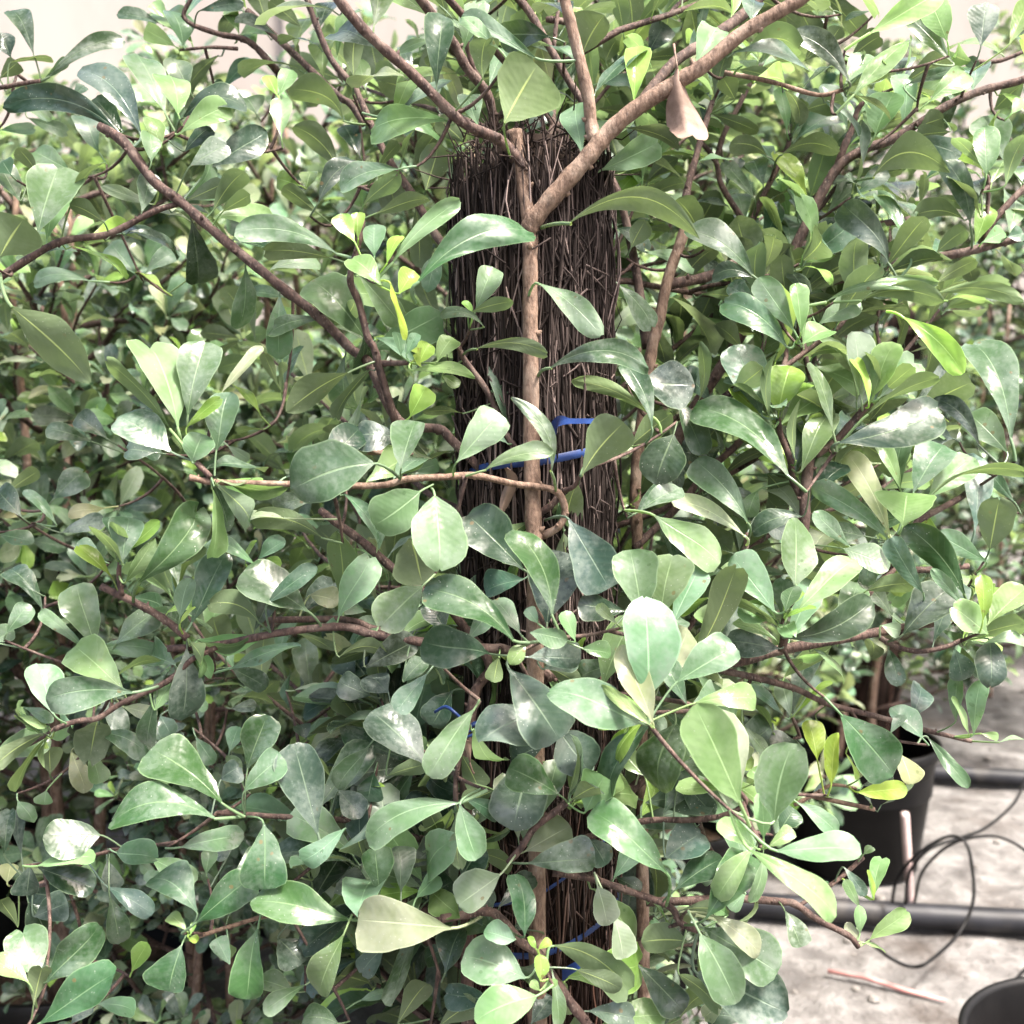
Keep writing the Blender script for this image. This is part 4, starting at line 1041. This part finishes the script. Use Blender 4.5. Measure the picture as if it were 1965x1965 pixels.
def place_leaf(plan, mb, twigs):
    tile, bx, by, tx, ty, w, tone, o = plan
    d = float(o.get('d', DEFD[tile]))
    Lpx = math.hypot(tx - bx, ty - by)
    unit = TS / FPX * d
    L = Lpx * unit
    # tip nearer or farther: leaves that hang show their top side and come forward, leaves that rise lean back
    rise = (by - ty) / max(1.0, Lpx)
    dz = L * (0.28 * rise + rng.normal(0, .18)) if tone not in 'uv' else L * (-0.30 * rise + rng.normal(0, .18))
    dz = max(-.5 * L, min(.5 * L, dz))
    base, tip = P(tile, bx, by, d), P(tile, tx, ty, d + dz)
    view = nrm(CAM - (base + tip) * .5)
    a = nrm(tip - base)
    s0 = nrm(np.cross(a, view)); n0 = np.cross(s0, a)
    phi = abs(rng.normal(0.30, .18)) * (1 if s0[2] < 0 else -1)     # roll the blade towards the light
    if tone in 'uv':
        phi = -phi
    phi += rng.normal(0, .12)
    phi = max(-.75, min(.75, phi))
    s = s0 * math.cos(phi) + n0 * math.sin(phi)
    wid = w * unit / max(.78, math.cos(phi))
    if w < 65 and L > 2.2 * wid:                                     # seen edge on: a wide leaf turned away
        phi = 1.12 if phi > 0 else -1.12
        s = s0 * math.cos(phi) + n0 * math.sin(phi)
        wid = min(L * .42, w * unit / math.cos(phi))
    if tone not in 'uv':
        s = -s
    bend = None
    if 'b' in o:
        px, py = (ty - by) / Lpx, -(tx - bx) / Lpx
        if py > 0 or (abs(py) < .05 and px < 0):
            px, py = -px, -py
        k = float(o['b']) * unit
        bend = (RIGHT * px - UP * py) * k
    col = tone_colour(tone, rng)
    shape = o.get('s', 'o' if rng.random() < .75 else 't')
    big = w * Lpx > 20000
    blade(mb, base, tip, s, wid, shape, rng, col, bend, arch=(.07 + rng.normal(0, .035)) * (1 if tone != 'G' else 1.3),
          fold=rng.uniform(.04, .26), nl=16 if big else 12, nw=8 if big else 6, ripple=.012 if tone == 'G' else 0.0, curl=max(0, rng.normal(.03, .06)))
    # petiole down to the limb that carries the leaf
    foot = None
    if 'p' in o:
        qx, qy = (float(q) for q in o['p'].split(":"))
        sx, sy = S(tile, qx, qy)
        k = np.argmin((KN[:, 0] - sx) ** 2 + (KN[:, 1] - sy) ** 2 + ((KN[:, 2] - d) * 300) ** 2)
        foot = P(tile, qx, qy, KN[k, 2] if math.hypot(KN[k, 0] - sx, KN[k, 1] - sy) < 25 else d + .01)
    r0 = max(.0006, min(.0012, L * .016))
    if foot is None:
        dist = np.sqrt(((KN[:, 3:6] - (base - a * L * .12)) ** 2).sum(1))
        k = int(np.argmin(dist))
        q = KN[k, 3:6]
        if dist[k] < .035:
            foot = q
        else:
            foot = base - a * min(.018, L * .28) + FWD * .006
            if dist[k] < .11:
                mid = (foot + q) * .5 + FWD * (.012 + .1 * dist[k]) - Z * .12 * dist[k]
                way = bezier(foot, mid, q, 7)
                twigs.tube(way, np.linspace(.0009, .0016, 7), 5)
                grow_known(way[1:-1])
            else:
                out = foot + FWD * .09 - Z * .05 + RIGHT * (.03 if foot[0] < 0 else -.03)
                way = bezier(foot, (foot + out) * .5 + Z * .01 - a * .02, out, 7)
                twigs.tube(way, np.linspace(.0009, .0016, 7), 5)
                grow_known(way[1:])
    mb.tube(bezier(foot, base - a * L * .10, base + a * L * .02), np.linspace(r0 * 1.2, r0, 5), 5, cap=False, uv=(.1, .5), col=col)


def weight(p):
    tile, bx, by, tx, ty, w, tone, o = p
    d = float(o.get('d', DEFD[tile]))
    cx, cy = S(tile, (bx + tx) / 2, (by + ty) / 2)
    inside = 0 <= cx <= 1965 and 0 <= cy <= 1965
    return w * math.hypot(tx - bx, ty - by) * (1 if inside else .3) * (1 + 2.0 * (.8 - d))


order = sorted(range(len(plans)), key=lambda i: -weight(plans[i]))
single = set(order[:100])
fol, twigs = Mesh(), Mesh()
for i, pl_ in enumerate(plans):
    if i in single:
        mb = Mesh(); place_leaf(pl_, mb, twigs)
        part("leaf", mb.mesh("leaf"), LEAF)
    else:
        place_leaf(pl_, fol, twigs)

# leaves along the limbs and rosettes at their ends, standing behind and between the ones above
rng = np.random.default_rng(404)


def seen_at(p):
    rel = p - CAM
    dd = float(rel @ FWD)
    return 982.5 + float(rel @ RIGHT) / dd * FPX, 982.5 - float(rel @ UP) / dd * FPX, dd


def room(p):
    x, y, dd = seen_at(p)
    if 830 < x < 1200 and 230 < y < 1000:
        return False
    if x > 1540 and y > 1640:
        return False
    if x > 1400 and y > 1260:
        return rng.random() < .25
    if x < 400 and y < 170:
        return rng.random() < .3
    return True


TM = (('m', .30), ('l', .24), ('q', .12), ('d', .08), ('g', .14), ('c', .06), ('y', .06))
tn_, tp_ = [k for k, _ in TM], np.array([v for _, v in TM])
for name, fine in LIMBS:
    if name != "branch":
        continue
    fine = np.array(fine)
    arc = np.concatenate([[0], np.cumsum(np.linalg.norm(np.diff(fine, axis=0), axis=1))])
    s_ = arc[-1] * .22
    ang = rng.uniform(0, 6.28)
    while s_ < arc[-1]:
        k = min(len(fine) - 2, int(np.searchsorted(arc, s_)) - 1)
        q = fine[k] + (fine[k + 1] - fine[k]) * ((s_ - arc[k]) / max(1e-6, arc[k + 1] - arc[k]))
        tg = nrm(fine[k + 1] - fine[k])
        a1 = nrm(np.cross(tg, FWD)); a2 = np.cross(a1, tg)
        ang += 2.4 + rng.normal(0, .3)
        out = math.cos(ang) * a1 + math.sin(ang) * a2
        if float(out @ FWD) < -.05:
            out = out - 2 * FWD * float(out @ FWD)
        ax = nrm(out * .8 + tg * .6 + Z * .18)
        L = rng.uniform(.032, .058)
        if room(q + ax * L):
            nor = nrm(Z * .75 - FWD * rng.uniform(.1, .9) + tg * .3 + rng.normal(0, .25, 3))
            plain_leaf(fol, q, ax, nor, L, tn_[rng.choice(7, p=tp_)], rng, 'ooot'[rng.integers(4)], None, 10, 6)
        s_ += rng.uniform(.012, .026)
    e, tg = fine[-1], nrm(fine[-1] - fine[-3])
    ex, ey, ed = seen_at(e)
    if not (0 < ex < 1965 and 0 < ey < 1965):
        continue
    a1 = nrm(np.cross(tg, FWD)); a2 = np.cross(a1, tg)
    for i in range(rng.integers(4, 7)):
        out = math.cos(i * 2.4) * a1 + math.sin(i * 2.4) * a2
        ax = nrm(out * rng.uniform(.35, .95) + tg * .9 + FWD * .15)
        L = rng.uniform(.022, .046)
        if room(e + ax * L):
            plain_leaf(fol, e, ax, nrm(tg - out * .6 - FWD * .3 + Z * .3), L, 'gglym'[rng.integers(5)], rng, 'ooet'[rng.integers(4)], None, 10, 6)

# twigs and leaves deeper in the crown, behind the ones that show whole, plus unseen dappling ones overhead
def allowed(p):
    rel = p - CAM
    dd = float(rel @ FWD)
    if dd < .2:
        return False
    x = 982.5 + float(rel @ RIGHT) / dd * FPX; y = 982.5 - float(rel @ UP) / dd * FPX
    if 820 < x < 1330 and dd < .95:
        return False
    if x < 840 and -140 < y < 1000 and (dd < 1.08 or int(1000 * abs(p[0] * 5 + p[2] * 11)) % 10 < 5):
        return False
    if y < -140 and dd > .45:  # unseen upper crown above the view, added to dapple the sun, kept sparse
        return int(1000 * abs(p[0] * 7 + p[1] * 13)) % 10 < 2
    if dd < (.80 if (y > 950 and (x < 860 or 1215 < x < 1380)) else .86):
        return False
    if x > 1380 and y > 1120:
        return False
    if x < 430 and y < 190:
        return False
    if 840 < x < 1215 and y > 280 and dd < .93:
        return False
    return True


wood_in, leaf_in = grow(21, 1.35, .44, 0.0, 96, 4, .92, (('m', .34), ('l', .22), ('d', .10), ('q', .08), ('g', .12), ('y', .05), ('c', .09)), 8, 4, thick=.55,
                        keep=lambda p: allowed(p + np.array((post_axis(1.0)[0], PCY + .02, .62))))
off = np.array((post_axis(1.0)[0], PCY + .02, .62))


def low_allowed(p):
    q = p + np.array((post_axis(.6)[0], PCY, .36))
    rel = q - CAM
    dd = float(rel @ FWD)
    x = 982.5 + float(rel @ RIGHT) / dd * FPX; y = 982.5 - float(rel @ UP) / dd * FPX
    return dd > .765 and x < 1370 and y > 1080 and not (1050 < x < 1190 and y > 1450 and dd < .84)


wood_lo, leaf_lo = grow(33, .55, .21, 0.0, 26, 3, 1.1, (('m', .30), ('l', .18), ('d', .22), ('q', .20), ('c', .10)), 8, 4, keep=low_allowed)
off_lo = np.array((post_axis(.6)[0], PCY, .36))
for dst, src in ((fol, leaf_lo), (twigs, wood_lo)):
    dst.v += [v + off_lo for v in src.v]; dst.f += [[i + dst.n for i in f] for f in src.f]; dst.uv += src.uv; dst.c += src.c; dst.n += src.n
fol.v += [v + off for v in leaf_in.v]; fol.f += [[i + fol.n for i in f] for f in leaf_in.f]; fol.uv += leaf_in.uv; fol.c += leaf_in.c; fol.n += leaf_in.n
twigs.v += [v + off for v in wood_in.v]; twigs.f += [[i + twigs.n for i in f] for f in wood_in.f]; twigs.uv += wood_in.uv; twigs.c += wood_in.c; twigs.n += wood_in.n
tag(part("foliage", fol.mesh("foliage"), LEAF), kind="stuff")
tag(part("twigs", twigs.mesh("twigs"), BARK), kind="stuff")

# dry leaves caught in the crown
def dry(tile, bx, by, tx, ty, w, d, curl, label, cat="dry leaf", roll=.3, seed=1):
    rg = np.random.default_rng(seed)
    base, tip = P(tile, bx, by, d), P(tile, tx, ty, d - .012)
    a = nrm(tip - base); view = nrm(CAM - base)
    s0 = nrm(np.cross(a, view)); n0 = np.cross(s0, a)
    s = s0 * math.cos(roll) + n0 * math.sin(roll)
    mb = Mesh()
    blade(mb, base, tip, s, w * TS / FPX * d, 'r', rg, (1, 1, 1, 1), None, .10, curl, 16, 8, ripple=.03, curl=.15)
    mb.tube(bezier(base - a * .012 + Z * .004, base - a * .006, base + a * .002), [.0009, .0008, .0007, .0007, .0006], 5)
    return tag(link("dry_leaf", mb.mesh("dry_leaf"), DRY), label, cat, "dry leaves caught among the branches")


dry(1, 1900, 370, 1990, 800, 300, .735, .8, "curled brown dry leaf hanging from the thick upper right branch", seed=4)
dry(11, 330, 665, 150, 645, 95, .775, 1.2, "rolled tan dry leaf caught left of the post", seed=5)
dry(11, 330, 780, 200, 720, 90, .78, .5, "flat pinkish dry leaf just below the rolled tan one", seed=6)
dry(11, 900, 1010, 960, 720, 130, .778, .9, "folded red brown dry leaf hanging left of the front stem", seed=7)
dry(21, 740, 480, 700, 310, 60, .735, .7, "narrow brown dry leaf hanging against the left stem", seed=8)

# ---------------------------------------------------------------- blue ties round post and stems
def tie(z, tilt, width, label, r=PR + .006, seed=1, bulge=False, tails=()):
    rg = np.random.default_rng(seed)
    c = post_axis(z)
    mb = Mesh()
    root = empty("blue_tie", tuple(c))
    tag(root, label, "plant tie", "blue ties round the post")
    n = 72
    vs, fs = [], []
    for i in range(n):
        th = 2 * math.pi * i / n
        dx, dy = math.cos(th), math.sin(th)
        rr = r
        if bulge:
            e = (th - 1.5 * math.pi + .35)
            rr += .024 * math.exp(-(e / .42) ** 2)
            e = ((th + math.pi) % (2 * math.pi)) - math.pi + .2
            rr += .02 * math.exp(-(e / .4) ** 2)
        zz = z + tilt * dx * r + .0015 * math.sin(3 * th + seed)
        p = post_axis(zz)
        for k, (o_, h) in enumerate(((0, -.5), (.0009, -.2), (.0009, .2), (0, .5))):
            vs.append((p[0] + dx * (rr + o_), p[1] + dy * (rr + o_), zz + h * width + .001 * math.sin(5 * th)))
    for i in range(n):
        for k in range(3):
            a_, b_ = i * 4 + k, ((i + 1) % n) * 4 + k
            fs.append((a_, b_, b_ + 1, a_ + 1))
    mb.add(vs, fs)
    o = link("band", mb.mesh("band"), BLUE); o.parent = root; o.location = [-q for q in root.location]
    for pts, w_ in tails:
        t = Mesh()
        pts = smooth_path(pts, 5)
        vs, fs = [], []
        for i, p in enumerate(pts):
            tang = nrm(pts[min(i + 1, len(pts) - 1)] - pts[max(i - 1, 0)])
            sd = nrm(np.cross(tang, FWD)) * .35 + FWD * .9
            sd = nrm(sd - tang * float(sd @ tang))
            for q in (-.5, 0, .5):
                vs.append(p + sd * w_ * q + UP * (.0008 if q == 0 else 0))
        for i in range(len(pts) - 1):
            for q in range(2):
                a_ = i * 3 + q
                fs.append((a_, a_ + 3, a_ + 4, a_ + 1))
        t.add(vs, fs)
        o = link("tail", t.mesh("tail"), BLUE); o.parent = root; o.location = [-q for q in root.location]
    return root


z1 = P(11, 1200, 690, .77)[2]
tie(z1, .18, .006, "broad blue plastic tie round the upper post with a loose flat tail", seed=1,
    tails=(([P(11, 1180, 560, .772), P(11, 1215, 495, .758), P(11, 1260, 468, .745), P(11, 1370, 462, .74), P(11, 1490, 465, .735)], .012),))
z2 = P(21, 1300, 1780, .745)[2]
tie(z2, .30, .005, "blue plastic tie round the lower post above the bottom edge", seed=2,
    tails=(([P(21, 1255, 1660, .76), P(21, 1330, 1610, .752), P(21, 1420, 1575, .75)], .008),))
z3 = P(21, 1650, 1380, .745)[2]
tie(z3, .55, .003, "thin blue wire tie slanting round the lower post at right", seed=3)

mb = Mesh()
c = P(21, 742, 275, .775)
kn = []
for i in range(60):
    f = i / 59 * 6.283 * 2.6
    kn.append(c + RIGHT * .0085 * math.cos(f) + FWD * .0085 * math.sin(f) + UP * (.0035 * math.sin(f * .38) + .004 * math.cos(f)))
mb.tube(kn, .0011, 6)
ka = P(21, 715, 250, .765)
mb.tube(smooth_path([ka, P(21, 660, 190, .76), P(21, 600, 150, .765), P(21, 540, 180, .77)], 4), .0012, 6)
tag(link("blue_tie", mb.mesh("blue_tie"), BLUE), "small twisted blue tie knotted round the left hand stem", "plant tie", "blue ties round the post")

# ---------------------------------------------------------------- shrubs behind, in rows
VAR = []
for seed, H, Rad, z0, npm, tw in ((101, 1.30, .42, .08, 48, 5), (102, 1.45, .44, .08, 50, 5), (103, 1.65, .42, .12, 54, 5), (104, 1.20, .36, .05, 34, 4)):
    mix = (('m', .22), ('l', .34), ('d', .05), ('q', .08), ('g', .07), ('y', .02), ('c', .22)) if seed != 104 else (('m', .40), ('q', .22), ('d', .10), ('l', .20), ('c', .08))  # large c share paints cream sun and gloss flecks into the leaves
    w_, l_ = grow(seed, H, Rad, z0, npm, tw, .88, mix, 6, 4)
    wm, lm = w_.mesh("limbs"), l_.mesh("shrub_foliage")
    wm.materials.append(BARK); lm.materials.append(LEAF)
    sm = Mesh()
    rg = np.random.default_rng(seed)
    for k in range(3):
        pts = [(.05 * math.cos(k * 2.1), .05 * math.sin(k * 2.1), 0)]
        for j in range(1, 8):
            pts.append((.045 * math.cos(k * 2.1 + .2 * j) + rg.normal(0, .006), .045 * math.sin(k * 2.1 + .2 * j) + rg.normal(0, .006), H * .95 * j / 7))
        sm.tube(smooth_path(pts, 3), np.linspace(.011, .004, 22), 7)
    tm = sm.mesh("shrub_stem"); tm.materials.append(BARK_PALE)
    VAR.append((wm, lm, tm))


def shrub(x, y, var, rz, s, label, z=.22):
    r = empty("shrub", (x, y, z)); r.rotation_euler = (0, 0, rz); r.scale = (s, s, s)
    tag(r, label, "shrub", "shrubs in rows")
    wm, lm, tm = VAR[var]
    for nm, me in (("stem", tm), ("branches", wm), ("foliage", lm)):
        o = bpy.data.objects.new(nm, me); COL.objects.link(o); o.parent = r
    return r


ROW = [
 (-.60, 1.45, 0, .3, .88, "leafy shrub filling the lower left behind the nearest plant"),
 (-.02, 1.60, 1, 1.9, .90, "shrub directly behind the dark fibre post"),
 (-.36, 1.24, 3, 2.1, .58, "low dense shrub near the bottom left of the post"),
 (-.88, 1.28, 3, 5.2, .62, "low dense shrub at the bottom left corner"),
 (.06, 1.30, 3, 3.9, .60, "low dense shrub right behind the foot of the post"),
 (-1.02, 1.95, 1, 4.0, .90, "shrub at the left edge below the pale wall"),
 (-.42, 2.15, 0, 2.6, 1.08, "shrub in the second row left of the post"),
 (.26, 1.95, 2, .8, 1.0, "tall shrub behind the post and to its right"),
 (.05, 2.55, 2, 3.3, 1.05, "tall shrub in the third row behind the post"),
 (-.95, 2.75, 0, 5.0, 1.14, "shrub in the third row towards the left edge"),
 (-1.65, 2.75, 1, 1.0, 1.0, "shrub in the third row beyond the left edge shrub"),
 (.62, 2.75, 2, 4.4, 1.12, "tall thin topped shrub behind the right hand branches"),
 (-.45, 3.3, 1, .2, 1.1, "shrub in the back row left of the post"),
 (-1.35, 3.6, 2, 2.2, .85, "shrub in the back row at far left before the wall"),
 (.30, 3.5, 2, 5.6, .95, "tall shrub in the back row behind the post"),
 (1.05, 3.75, 2, 2.9, 1.2, "tall shrub in the back row right of the post"),
 (1.75, 3.6, 2, 1.2, 1.2, "tall shrub in the back row at the right edge"),
 (1.32, 3.05, 3, 0.7, .95, "dark shrub behind the potted one at the right edge"),
 (-2.3, 4.2, 1, .9, 1.05, "shrub farthest to the left before the wall"),
 (.75, 4.6, 1, 3.7, 1.2, "shrub in the farthest row behind the potted one"),
 (1.55, 4.7, 1, 5.1, 1.2, "shrub in the farthest row towards the right edge"),
 (-.3, 4.5, 1, 2.0, 1.2, "shrub in the farthest row left of the post"),
 (2.4, 4.5, 2, 0.5, 1.1, "shrub farthest to the right before the wall"),
]
for k, a in enumerate(ROW):
    shrub(*a, **({"z": .12} if k in (2, 3, 4) else {}))
    if k in (0, 1, 5, 6, 7, 8, 9, 11, 14, 15, 16) and a[0] < .9:
        pot(a[0], a[1], "black pot under the " + a[5], a[3])

# the potted plant in the open at right
pc = CAM + ray(1305 + 1040 * TS, 982.5) * 2.40
pot(pc[0], 2.40, "black pot standing alone on the sandy ground at right", .4)
shrub(pc[0], 2.40, 3, 1.1, .92, "sparse dark shrub growing in the black pot at right", .22)
post("fibre_post", pc[0] + .03, 2.47, .07, 1.24, 8, 900, "dark fibre post in the black pot at right", (0, .03), red=.5)
CORNER = (1.41 * (2018 - 982.5) / FPX, 1.178)
pot(*CORNER, "black pot cut by the lower right corner of the view", .9)
px, py = CORNER
sd = empty("seedling", (px, py, .2))
tag(sd, "small leafy seedling in the corner pot", "plant")
rg = np.random.default_rng(9)
lm_, wm_ = Mesh(), Mesh()
for k in range(16):
    a_ = rg.uniform(0, 6.28)
    q = np.array((.004 * math.cos(a_), .004 * math.sin(a_), .03 + .005 * k))
    plain_leaf(lm_, q, np.array((math.cos(a_), math.sin(a_), rg.uniform(.1, .9))), Z, .055, 'mlq'[k % 3], rg)
wm_.tube([(0, 0, 0), (.004, 0, .07), (0, .004, .12)], [.005, .004, .003], 6)
for nm, mb, mt in (("stem", wm_, BARK), ("foliage", lm_, LEAF)):
    o = link(nm, mb.mesh(nm), mt); o.parent = sd
